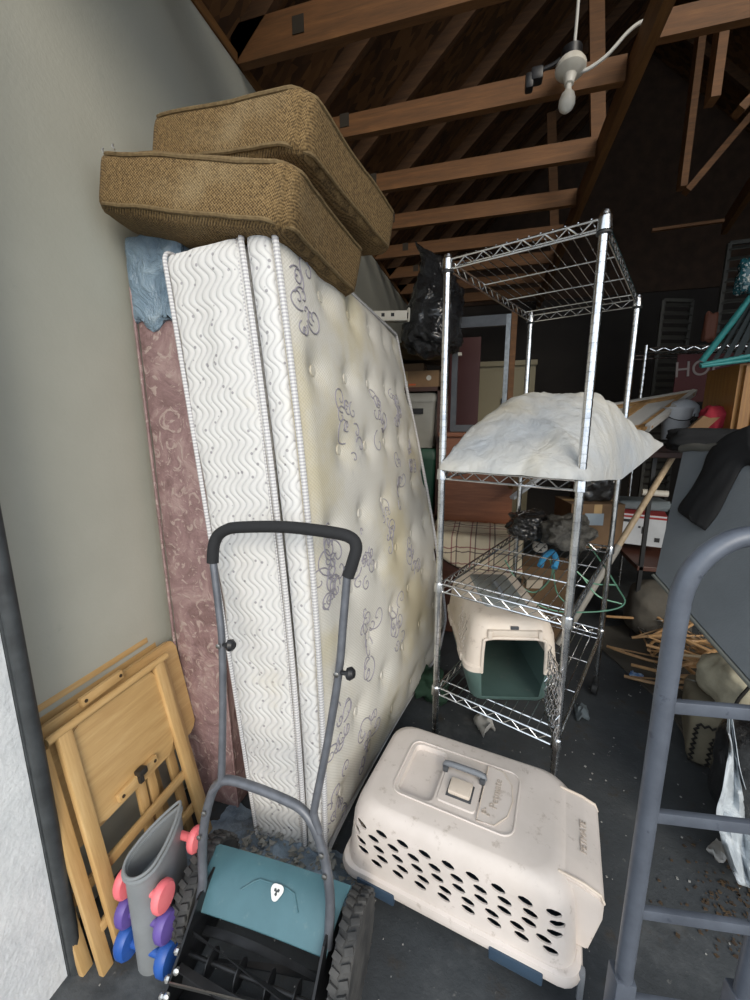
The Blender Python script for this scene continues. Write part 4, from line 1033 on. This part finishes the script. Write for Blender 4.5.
# low plywood platform the bins behind stand on
bk = thing('back_shelving', 'dark steel back shelving with chrome post beyond the wire unit', 'shelf', (1.3, 3.75, 0))
DKM = simple('dark_shelf_metal', '232425', .5, .4)
pp = [(V((1.16, 3.80, 0))), V((2.2, 3.80, 0)), V((1.16, 4.2, 0)), V((2.2, 4.2, 0))]
for i, p in enumerate(pp):
    bm = BM(); prof = [(.014, 0)]; z = .03
    while z < 1.98: prof += [(.014, z-.006), (.010, z-.004), (.010, z+.004), (.014, z+.006)]; z += .05
    prof += [(.014, 2.0), (.001, 2.002)]; lathe(bm, prof, p, seg=10); obj('post', bm, CHROME if i == 0 else DKM, bk, True)
for z in (.55, 1.22, 1.98):
    bm = BM(); 
    for y in (3.80, 4.2): tube(bm, [(1.16, y, z), (2.2, y, z)], .006, 6); tube(bm, [(1.16, y, z-.03), (2.2, y, z-.03)], .006, 6)
    for x in (1.16, 2.2): tube(bm, [(x, 3.8, z), (x, 4.2, z)], .006, 6)
    for q in range(20): x = 1.19+q*.052; tube(bm, [(x, 3.8, z), (x, 4.2, z)], .003, 5)
    if z > 1.9: tube(bm, [(1.18+q*.05, 3.8, z-(.028 if q % 2 else .002)) for q in range(21)], .004, 5)
    obj('shelf', bm, CHROME if z > 1.9 else DKM, bk, True)
sb = thing('workbench', 'dark workbench shelf carrying the canvas and white bucket', 'bench', (1.25, 3.1, 0))
bm = BM(); boxc(bm, (.93, 2.78, 1.20), (2.1, 3.5, 1.235), .004); obj('top', bm, DARKW, sb, True, False)
bm = BM(); boxc(bm, (.95, 2.80, .48), (2.1, 3.48, .51), .004); obj('lower_shelf', bm, DARKW, sb, True, False)
for x in (.96, 2.04):
    for y in (2.80, 3.42): bm = BM(); boxc(bm, (x, y, 0), (x+.022, y+.022, 1.20)); obj('leg', bm, DKM, sb, True, False)
t = carton('white carton with a red lid edge on the lower bench shelf', at(636, 530, 2.85)+V((.02, .1, -.10)), (.34, .26, .22), d(-14), WHITEC, tape=False, lid=True)
t.children[1].data.materials[0] = REDC
bm = BM(); box(bm, (.05, -.131, .11), (.03, .002, .05)); box(bm, (.02, -.131, .13), (.014, .002, .014)); box(bm, (.13, -.131, .05), (.03, .002, .03)); box(bm, (-.06, -.131, .17), (.06, .002, .02)); obj('printed_marks', bm, INK, t, smooth=False)
bm = BM(); tube(bm, [at(642, 492, 2.75), at(668, 494, 2.7)], .022, 12); o = obj('cardboard_tube', bm, PALEP, origin=at(655, 493, 2.72)); tag(o, 'short white tube lying on the white carton', 'tube')
GREYCL = simple('grey_green_cloth', '5b6468', .9, c2='6a7377', scale=6)
o = blob('folded_cloth', 'grey-green folded cloth on the white carton', 'cloth', at(640, 512, 2.98)+V((0, .03, .06)), (.34, .22, .07), GREYCL, 4, .1)

# stretched canvas
cv = thing('stretched_canvas', 'back of a white stretched canvas lying tilted on the bench', 'canvas', at(655, 408, 2.85))
A_, B_, C_ = at(600, 409, 2.95), at(694, 393, 3.0), at(647, 429, 2.62)
nrm = (A_-B_).cross(C_-B_).normalized(); nrm = nrm if nrm.dot(CP-B_) > 0 else -nrm
D4 = A_+C_-B_
WHC = simple('canvas_white', 'a9a8a4', .8); PINE = wood('pine_stretcher', '8a6a42', '9c7a4f', 'a98a5c', 'x', .7)
bm = BM(); par(bm, B_-nrm*.004, A_-nrm*.004, C_-nrm*.004, nrm*.004); obj('canvas_back', bm, WHC, cv, True, False)
ea, eb = (A_-B_).normalized(), (C_-B_).normalized()
for p, q_ in ((A_, B_), (B_, C_), (C_, D4), (D4, A_), (A_.lerp(B_, .5), D4.lerp(C_, .5))):
    bm = BM(); ins = (A_+C_)/2-(p+q_)/2; ins = ins.normalized()*.045 if ins.length > .02 else V((0, 0, 0))
    bar(bm, p+nrm*.008+ins, q_+nrm*.008+ins, .045, .016, nrm); obj('stretcher_bar', bm, PINE, cv, True, False)
bm = BM(); bar(bm, B_+nrm*.006, C_+nrm*.006, .03, .045, nrm); bar(bm, A_+nrm*.006, B_+nrm*.006, .02, .04, nrm); obj('canvas_edge', bm, WHC, cv, True, False)
t = thing('bucket', 'white plastic bucket on the bench right of the canvas', 'bucket', at(680, 440, 2.75)+V((0, .1, 0)))
bm = BM(); lathe(bm, [(.001, 0), (.075, 0), (.09, .20), (.094, .205), (.094, .22), (.086, .22), (.07, .01)], seg=24); obj('body', bm, WHITEC, t)
bm = BM(); tube(bm, [V((.092*math.cos(a_), .092*math.sin(a_)*.9-.02, .19-.06*math.sin(a_)*-1 if False else .19-.06*abs(math.sin(a_)))) for a_ in [PI+PI*q/12 for q in range(13)]], .003, 6); obj('handle', bm, BLKP, t)
t = thing('helmet', 'white helmet with black strap sitting on the bucket', 'helmet', at(689, 412, 2.75)+V((0, .1, 0)))
bm = BM(); lathe(bm, [(.10, -.03), (.102, 0), (.09, .045), (.06, .075), (.02, .088), (.001, .089)], seg=22); obj('dome', bm, WHITEC, t)
bm = BM(); tube(bm, smooth_path([(-.10, -.03, -.02), (-.08, -.07, -.06), (0, -.10, -.065), (.08, -.07, -.05), (.10, -.03, -.02)]), .010); obj('strap', bm, BLKP, t)
t = thing('bottle', 'small white plastic bottle on the bench beside the cabinet', 'bottle', at(711, 412, 2.7))
bm = BM(); lathe(bm, [(.001, 0), (.032, 0), (.034, .05), (.032, .09), (.024, .10), (.024, .125), (.001, .126)], seg=18); obj('body', bm, WHITEC, t)
a = at(705, 430, 2.45); bm = BM(); par(bm, at(690, 428, 2.45), at(716, 405, 2.5), at(698, 437, 2.4), (0, .03, .0)); o = obj('cardboard_sheet', bm, KRAFT, smooth=False, origin=a); tag(o, 'bent brown cardboard flap sticking up behind the black bag', 'cardboard')
a = at(712, 425, 2.4); blob('red_cloth', 'crumpled bright red cloth beside the wooden cabinet', 'cloth', at(716, 420, 2.5), (.17, .12, .15), simple('red_fabric', '8f1c2c', .85), 2, .25)
t = thing('outlet_panel', 'small grey panel with round sockets on the back shelving', 'panel', at(714, 388, 2.9))
bm = BM(); box(bm, (0, 0, 0), (.10, .03, .075), None, .006); obj('plate', bm, simple('grey_plate', '77787a', .5), t)
for x in (-.025, .025): bm = BM(); lathe(bm, [(.012, 0), (.012, .003)], (x, -.015, .0), (0, -1, 0), 14); obj('socket', bm, INK, t)

# red banner with white letters
rd = thing('red_sign', 'dark red sign with white capital letters hanging behind the teal rack', 'sign', at(700, 375, 3.3))
bx = (at(760, 372, 3.2)-at(676, 380, 3.3)); bx.z = 0; bx.normalize()
bm = BM(); a = at(672, 402, 3.3); c = at(676, 356, 3.3); par(bm, a, a+bx*.75, V((a.x, a.y, c.z)), V((0, .015, 0))); obj('board', bm, simple('dark_red_paint', '420f12', .7), rd, True, False)
nb_ = V((bx.y, -bx.x, 0)); rc_ = FW+RT*((691-375)/F)-UP*((369-500)/F); tp = CP+rc_*((a-CP).dot(nb_)/rc_.dot(nb_))+nb_*.004+bx*.05
T = Matrix.Translation(tp) @ Matrix.Rotation(math.atan2(bx.y, bx.x), 4, 'Z') @ Matrix.Rotation(math.radians(90), 4, 'X') @ Matrix.Rotation(math.radians(4), 4, 'Z')
tx = text_mesh('HOP', .17, .002, simple('faded_white_letters', '7b7370', .7), None, T); tx.parent = rd; tx.data.transform(full(rd).inverted())
# slats made up to stand in for pale streaks on the back wall
STREAKM = simple('pale_slats', '45443e', .7, c2='393833', scale=10)
def streak_slats(label, a, b, h, nn):
    t = thing('streak_panel', label, 'streak stand-in', a, group=None); dx_ = (b-a); L = dx_.length; dx_.normalize()
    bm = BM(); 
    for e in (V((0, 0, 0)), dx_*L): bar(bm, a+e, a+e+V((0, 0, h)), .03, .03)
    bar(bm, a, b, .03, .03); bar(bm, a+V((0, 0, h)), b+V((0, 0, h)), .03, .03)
    obj('stiles', bm, STREAKM, t, True, False)
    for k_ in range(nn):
        z = .04+(h-.08)*k_/(nn-1); bm = BM(); bar(bm, a+V((0, 0, z)), b+V((0, 0, z)), .065, .008, V((.4, -.6, .8))); obj('slat', bm, STREAKM, t, True, False)
a, b = at(656, 362, 4.0), at(676, 352, 4.0); top_ = a.z+.55; a.z = b.z = .02; b = b+(b-a)*.5; streak_slats('narrow slats made up in place of pale streaks behind the back shelving', a, b, top_, 34)
a, b = at(716, 335, 3.6), at(752, 322, 3.5); top_ = a.z+.72; a.z = b.z = .02; streak_slats('slats made up in place of pale streaks, high at the right, behind the teal rack', a, b, top_, 34)

# wooden cabinet and teal folding rack at the right
wc = thing('wooden_cabinet', 'orange-brown wooden cabinet at the right edge under the teal rack', 'cabinet', at(745, 430, 2.4)+V((.15, .1, 0)))
PINEC = wood('orange_pine', '7d5429', '94682f', 'a5763a', 'z', .5)
a = at(728, 430, 2.4); bm = BM(); boxc(bm, (a.x, a.y-.02, a.z-.1), (a.x+.5, a.y+.35, at(728, 366, 2.4).z)); obj('side', bm, PINEC, wc, True, False)
bm = BM(); boxc(bm, (a.x+.02, a.y-.045, a.z-.1), (a.x+.07, a.y-.02, at(728, 368, 2.4).z)); obj('stile', bm, PINEC, wc, True, False)
bm = BM(); boxc(bm, (a.x+.09, a.y-.04, a.z-.05), (a.x+.48, a.y-.02, at(728, 370, 2.4).z), .006); obj('door', bm, PINEC, wc, True, False)
TEALP = simple('teal_tubing', '2f8683', .45, c2='2a7574', scale=30); 
tr = thing('folding_chair', 'teal folding lawn chair lying on top of the wooden cabinet', 'chair', at(740, 340, 2.3))
c0, c1_, c2_, c3 = at(702, 361, 2.3), at(752, 296, 2.1), at(770, 352, 2.2), at(800, 270, 1.95)
for p, q, r_ in ((c0, c1_, .017), (c0+V((.0, .02, -.02)), c2_, .014), (c0+V((0, 0, -.03)), c2_+V((0, 0, -.03)), .010), (c1_, c3, .017), (c2_, c3, .014)):
    bm = BM(); tube(bm, [p, q], r_, 10); obj('frame_tube', bm, TEALP, tr, True)
for f_ in (.2, .36, .52, .68, .84):
    bm = BM(); bar(bm, c0.lerp(c2_, f_), c1_.lerp(c3, f_*.8), .035, .004); obj('webbing', bm, simple('dark_webbing', '2a3234', .7), tr, True, False)
go_ = blob('glass_ornament', 'small teal and white glittering ornament high at the right edge', 'ornament', at(750, 276, 2.4), (.12, .1, .20), simple('teal_glitter', '24545c', .2, c2='b9c4c4', scale=60, lo=.55, hi=.6), 3, .3)
bm = BM(); tube(bm, [(0, 0, .09), (0, 0, 1.2)], .003, 6); obj('hanging_cord', bm, CABLE, go_)
blob('wooden_paddle', 'reddish wooden paddle end hanging above the back shelving', 'paddle', at(710, 327, 3.3), (.09, .05, .22), simple('reddish_wood', '5d3423', .7), 9, .15)

# broom handle
t = thing('broom', 'pale wooden pole leaning diagonally behind the wire shelving', 'pole', at(560, 645, 2.3))
p0, p1, pm = at(675, 453, 2.45), at(558, 645, 2.3), at(612, 546, 2.37)
PALEW = wood('pale_pole_wood', 'a08c70', 'b5a184', 'c2b092', 'z', .6)
bm = BM(); tube(bm, [p0, p0.lerp(p1, .03), p0.lerp(p1, .5)], [.014, .017, .0175], 12); obj('wooden_handle', bm, PALEW, t, True)
bm = BM(); tube(bm, [p0.lerp(p1, .5), p1], [.021, .021], 12); obj('painted_sleeve', bm, simple('grey_white_paint', '8f8c84', .6), t, True)
# green wire plant cage
gc = thing('tomato_cage', 'thin green wire plant cage poking out of the right side of the shelving', 'plant cage', at(600, 600, 2.1))
GW = simple('green_wire', '4f7a66', .4, .3)
for P in ([(520, 585), (530, 600), (556, 611), (590, 612), (615, 609), (625, 602), (619, 590), (608, 572), (600, 560), (585, 540)], [(575, 570), (592, 583), (617, 585)], [(582, 576), (598, 596), (622, 604)], [(505, 560), (520, 585), (536, 592), (552, 575), (548, 552)], [(553, 560), (556, 590), (566, 604)]):
    bm = BM(); tube(bm, smooth_path([at(u, v, 2.2-(u-500)*.0016) for u, v in P], 5), .0042, 6); obj('wire', bm, GW, gc, True)

# grey panel with black garment, black bag
n = N('grey_felt').pbr(.9); v1 = n.noise(3, 4); v2 = n.noise(120, 3)
n.color(n.ramp(v1, [(.3, '686e72'), (.7, '787e82')])); n.bump(v2, .25, .003); FELT = n.m
gp = thing('foam_mat', 'large flat grey fabric-covered mat leaning over the hanger pile at the right', 'mat', (.95, 1.9, .5))
TL_, BL_, BR_ = V((.97, 2.465, 1.283)), V((.795, 2.138, .686)), V((.925, 1.48, .485))
nr = (BR_-BL_).cross(TL_-BL_).normalized(); nr = nr if nr.x > 0 else -nr
def onmat(u, v, off=.0):
    r = (FW+RT*((u-375)/F)-UP*((v-500)/F)); t_ = ((BL_-CP).dot(nr))/r.dot(nr); return CP+r*t_-nr*off
TR_ = onmat(800, 437); BX_ = onmat(800, 742)
bm = BM(); prism(bm, [BL_, BX_, TR_, TL_], nr*.05); bmesh.ops.bevel(bm, geom=bm.edges[:], offset=.012, segments=3, affect='EDGES'); obj('panel', bm, FELT, gp, True)
bm = BM(); tube(bm, [BL_, BX_], .008, 8); obj('edge_seam', bm, simple('grey_edge_welt', '6a6d68', .9), gp, True)
bm = BM(); tube(bm, smooth_path([TL_.lerp(TR_, k_/8)+nr*.0+V((0, 0, -.012+.006*math.sin(k_*2))) for k_ in range(9)], 3), .022, 10); obj('folded_hem', bm, simple('grey_brown_hem', '5c5b55', .9), gp, True)
BLKF = simple('black_fabric', '101113', .9, c2='17181a', scale=10, bump=.4)
bm = BM(); G = []
edge_l = [(756, 424), (728, 436), (712, 452), (704, 470), (692, 490), (680, 510), (690, 520)]; edge_r = [(758, 468), (748, 466), (742, 470), (736, 482), (728, 498), (718, 516), (706, 531)]
for (l, r_) in zip(smooth_path([(a, b, 0) for a, b in edge_l], 4), smooth_path([(a, b, 0) for a, b in edge_r], 4)):
    G.append([bm.verts.new(onmat(l.x+(r_.x-l.x)*k_/8, l.y+(r_.y-l.y)*k_/8, .012+.016*math.sin(PI*k_/8)+.004*math.sin(k_*2.2+l.y*.1))) for k_ in range(9)])
for i in range(len(G)-1):
    for k_ in range(8): bm.faces.new((G[i][k_], G[i+1][k_], G[i+1][k_+1], G[i][k_+1]))
o = obj('black_jacket', bm, BLKF, origin=onmat(710, 480)); md = o.modifiers.new('s', 'SOLIDIFY'); md.thickness = .01; md.offset = -1
tag(o, 'black jacket sleeve hanging over the grey mat', 'jacket')
o = blob('duffel_bag', 'black duffel bag with shiny buckles lying on top of the grey mat', 'bag', at(724, 440, 2.1)+V((.04, .06, -.005)), (.50, .24, .12), BLKF, 6, .14, (24, 14, 10), d(-10))
o2 = obj('buckle', (lambda b: (box(b, at(742, 431, 1.93), (.02, .01, .014), None, .003), box(b, at(728, 438, 1.93), (.016, .01, .01), None, .003), b)[2])(BM()), STEEL); o2.parent = o; o2.data.transform(full(o).inverted())

# pile on the floor: carpet piece, hangers, sofa pieces
CARPET = simple('grey_brown_carpet', '4b4842', .95, c2='5a564e', scale=9, bump=.5, bscale=150)
bm = BM()
P = [(.80, 2.92), (.74, 2.62), (.84, 2.36), (.93, 2.12), (.92, 1.92), (1.10, 1.75), (1.5, 1.9), (1.7, 2.6), (1.3, 3.1)]
prism(bm, [(a, b, .001) for a, b in P], (0, 0, .012)); bmesh.ops.bevel(bm, geom=bm.edges[:], offset=.004, segments=1, affect='EDGES')
o = obj('carpet_remnant', bm, CARPET, origin=(1.1, 2.4, .001)); tag(o, 'grey-brown carpet remnant spread under the pile of hangers', 'carpet')
TANF = simple('tan_upholstery', '6d6757', .95, c2='7e7764', scale=10, bump=.5, bscale=120); FUR = simple('pale_woolly_fabric', '9a9582', .95, c2='b3ad97', scale=16, bump=.8, bscale=60)
TRIMB = simple('dark_trim_cord', '211f1d', .9)
o = blob('sofa_bolster', 'tan round bolster behind the hangers under the grey mat', 'cushion', (1.12, 2.86, .20), (.36, .30, .38), CARPET, 3, .08, (16, 14, 18))
sf = thing('ottoman', 'tan upholstered ottoman with dark zigzag cord trim under the grey mat', 'ottoman', (1.10, 1.86, .014), d(-18))
bm = BM(); softbox(bm, (.40, .36, .22), .03, (16, 14, 8), lambda p: p+V((0, 0, .11))+V((.004, .004, .006))*fbm(p*8)); obj('body', bm, TANF, sf)
for P in ([(-.185, -.186, .02), (-.18, -.186, .19), (.16, -.186, .205)], [(-.13, -.188, .02), (-.125, -.188, .15), (.16, -.188, .165)]):
    bm = BM(); Q = []; 
    for a, b in zip(P, P[1:]):
        a, b = V(a), V(b); m_ = max(2, int((b-a).length/.012))
        for q in range(m_): Q.append(a.lerp(b, q/m_)+V((0, -.002, 0))+V((.006*(1 if q % 2 else -1)*(abs(b.z-a.z) > .05), 0, .006*(1 if q % 2 else -1)*(abs(b.x-a.x) > .05))))
    tube(bm, Q, .005, 5); obj('zigzag_cord', bm, TRIMB, sf)
o = blob('throw_pillow', 'pale woolly throw pillow with dark edge cord on the tan ottoman', 'pillow', (1.10, 1.84, .35), (.34, .28, .20), FUR, 5, .12, (18, 16, 12), .1)
bm = BM(); tube(bm, smooth_path([(-.12, -.135, .08), (-.15, -.13, .0), (-.14, -.13, -.07)]), .006, 6); c = obj('edge_cord', bm, TRIMB, o)
# hangers
HANG = wood('hanger_wood', '8f6f4c', 'a8865e', 'b8966c', 'x', .5)
def hanger(label):
    t = thing('wooden_hanger', label, 'hanger', (0, 0, 0), 0, 'wooden hangers in the pile on the carpet')
    bm = BM(); tube(bm, smooth_path([(-.215, 0, 0), (-.14, 0, .045), (-.05, 0, .085), (0, 0, .095), (.05, 0, .085), (.14, 0, .045), (.215, 0, 0)], 4), .0085, 8); obj('shoulders', bm, HANG, t)
    bm = BM(); tube(bm, [(-.208, 0, .0), (.208, 0, .0)], .005, 8); obj('trouser_bar', bm, HANG, t)
    bm = BM(); tube(bm, smooth_path([(0, 0, .095), (0, 0, .14), (.02, 0, .165), (.032, 0, .19), (.015, 0, .215), (-.012, 0, .205), (-.018, 0, .192)], 4), .0018, 6); obj('hook', bm, STEEL, t)
    return t
hs = []
def seg_h(u0, v0, u1, v1, d0, d1): pass
rr = random.Random(3)
spots = [((.98, 2.28, .06), .12, 1.35, 0), ((.96, 2.50, .07), -.10, 1.4, .05), ((1.02, 2.86, .14), .22, 1.2, 0)]
for q_ in range(26):
    spots.append(((rr.uniform(.98, 1.34), rr.uniform(2.12, 2.78), rr.uniform(.05, .22)), rr.uniform(0, 6.28), rr.uniform(1.0, 1.5), rr.uniform(-.35, .35)))
lab = ['wooden hanger lowest left in the pile, its tip out on the bare floor', 'second wooden hanger reaching left over the carpet edge', 'wooden hanger at the back top of the pile, pointing left']
h0 = hanger('wooden clothes hanger tangled in the heap on the carpet')
for i, (p, a_, tl, rl) in enumerate(spots):
    hh_ = h0 if i == 0 else copy_tree(h0)
    hh_.location = p; hh_.rotation_euler = (tl, rl, a_)
    hh_['label'] = lab[i] if i < 3 else 'wooden clothes hanger tangled in the heap on the carpet'
    hh_['group'] = 'wooden hangers in the pile on the carpet'
for hh_ in []: pass
bm = BM(); tube(bm, [at(682, 655, 1.95), at(742, 660, 1.9)], .007, 8); o = obj('wooden_dowel', bm, PALEW, origin=at(712, 657, 1.92)); tag(o, 'thin pale wooden dowel lying across the hanger pile', 'dowel')

# white plastic sheet with black bag in it at the right edge
n = N('milky_plastic').pbr(.35); v1 = n.noise(8, 6, .7, None, 1.5); n.color(n.ramp(v1, [(.3, '8b949c'), (.6, 'b9c0c4')])); n.bump(v1, .9, .02); MILK = n.m
wb = thing('plastic_sack', 'torn white plastic sack around a black bundle at the right edge', 'bag', (1.0, 1.45, 0))
bm = BM()
def fw(p):
    k = fbm((p.x*6, p.y*6, p.z*6)); return V((p.x, p.y, p.z+.21))*(1) + V((.02*k, .02*k, .01*k))
softbox(bm, (.34, .36, .42), .12, (18, 18, 18), fw); obj('black_bundle', bm, GARB, wb)
bm = BM(); G = []
L0 = [(728, 715), (727, 728), (730, 745), (726, 765), (722, 790), (716, 812), (720, 835), (728, 860), (738, 884)]
L1 = [(732, 712), (736, 740), (742, 775), (756, 815), (768, 835), (770, 850), (770, 860), (772, 880), (774, 896)]
for i, (l, r_) in enumerate(zip(smooth_path([(a, b, 0) for a, b in L0], 5), smooth_path([(a, b, 0) for a, b in L1], 5))):
    G.append([bm.verts.new(at(l.x+(r_.x-l.x)*k_/8, l.y+(r_.y-l.y)*k_/8, 1.34-.004*i+.018*math.sin(k_*1.9+i*.25)+.02*math.sin(PI*k_/8))) for k_ in range(9)])
for i in range(len(G)-1):
    for k_ in range(8): bm.faces.new((G[i][k_], G[i+1][k_], G[i+1][k_+1], G[i][k_+1]))
o = obj('torn_sheet', bm, MILK, wb, True, angle=80); md = o.modifiers.new('s', 'SOLIDIFY'); md.thickness = .002

# bits on the floor
def scrap(name, label, p, s, m, seed, cat='litter', group=None):
    bm = BM(); softbox(bm, (s, s*.7, s*.25), s*.1, (6, 5, 2), lambda q: q+V((0, 0, s*.25*abs(fbm((q.x/s*3+seed, q.y/s*3, seed))*1.4)+s*.13)) + V((s*.3*fbm((q.y/s*2, seed, 1)), 0, 0)))
    o = obj(name, bm, m, angle=60); o.location = p; o.rotation_euler = (0, 0, seed*1.3); tag(o, label, cat, group); return o
scrap('candy_wrapper', 'small blue and white wrapper on the floor left of the hangers', (.86, 2.36, .0), .06, simple('blue_wrapper', '2f6fb0', .4, c2='b9c6d2', scale=50), 2, 'wrapper')
scrap('crumpled_tissue', 'crumpled white tissue on the floor under the bottom wire shelf', (.04, 1.74, .0), .11, WHC, 4, 'tissue')
scrap('foil_scrap', 'grey scrap of plastic under the right side of the wire shelving', (.50, 1.95, .0), .09, GREYCL, 6, 'litter')
bm = BM(); lathe(bm, [(.001, 0), (.11, 0), (.12, .02), (.115, .035), (.001, .03)], seg=24); o = obj('plastic_dish', bm, BLKP); o.location = (-.16, 1.98, 0); tag(o, 'round black plastic dish on the floor under the wire shelving', 'dish')
blob('green_netting', 'crumpled dark green netting behind the lower left shelf post', 'netting', (-.24, 1.9, .07), (.16, .16, .13), simple('dark_green_net', '24402f', .8), 7, .6)
bm = BM(); rr = random.Random(11)
def chip(x, y, s):
    a = rr.uniform(0, 6.28); z = .0015; q = [(x+s*math.cos(a+t_)*rr.uniform(.4, 1), y+s*math.sin(a+t_)*rr.uniform(.4, 1), z) for t_ in (0, 1.6, 3.1, 4.7)]; prism(bm, q, (0, 0, .002))
for _ in range(110): chip(rr.uniform(.25, 1.1), rr.uniform(.75, 2.3), rr.choice((.002, .003, .004, .006)))
for _ in range(40): chip(rr.uniform(-.2, .6), rr.uniform(1.2, 2.6), .003)
for _ in range(50): chip(rr.uniform(-.95, -.1), rr.uniform(.55, .95), .003)
o = obj('paper_flecks', bm, simple('pale_flecks', '9a9a96', .8), smooth=False); tag(o, 'tiny pale paper flecks scattered over the dark floor', 'litter', kind='stuff')
bm = BM()
for _ in range(260):
    x, y = rr.gauss(.78, .09), rr.gauss(1.15, .12); chip(x, y, rr.choice((.004, .006, .009)))
o = obj('dry_leaf_crumbs', bm, simple('brown_crumbs', '3b2f24', .9, c2='55442f', scale=60), smooth=False); tag(o, 'brown leaf crumbs and dirt on the floor behind the hand truck', 'dirt', kind='stuff')
scrap('paper_scrap', 'curled white paper scrap on the floor behind the hand truck', (.80, 1.36, 0), .07, WHC, 3, 'paper')
bm = BM(); rr = random.Random(4)
for _ in range(200):
    x, y = rr.uniform(-.72, -.32), rr.uniform(.84, .98); s = rr.choice((.006, .01, .014)); z = .05+.03*rr.random(); a = rr.uniform(0, 6.28)
    prism(bm, [(x+s*math.cos(a+t_), y+s*math.sin(a+t_), z+rr.uniform(-.004, .004)) for t_ in (0, 2, 4)], (0, 0, .003))
o = obj('grass_clippings', bm, simple('grey_fluff', '6b6b66', .95, c2='8b8a84', scale=60), smooth=False); tag(o, 'grey dusty fluff and clippings behind the mower cover', 'dirt', kind='stuff')

# ================================================================== light
w = bpy.data.worlds.new('sky'); SC.world = w; w.use_nodes = True
bgn = w.node_tree.nodes['Background']; bgn.inputs[0].default_value = (.82, .90, 1.0, 1); bgn.inputs[1].default_value = 1.0
sun = bpy.data.lights.new('sun', 'SUN'); sun.energy = 1.3; sun.angle = math.radians(30); sun.color = (1, .9, .76)
so = bpy.data.objects.new('sun', sun); COL.objects.link(so)
so.rotation_euler = V((-.42, .80, -.42)).to_track_quat('-Z', 'Y').to_euler()
SC.view_settings.view_transform = 'Standard'; SC.view_settings.look = 'None'; SC.view_settings.gamma = 1
SC.view_settings.use_curve_mapping = False
SC.view_settings.exposure = 0.8
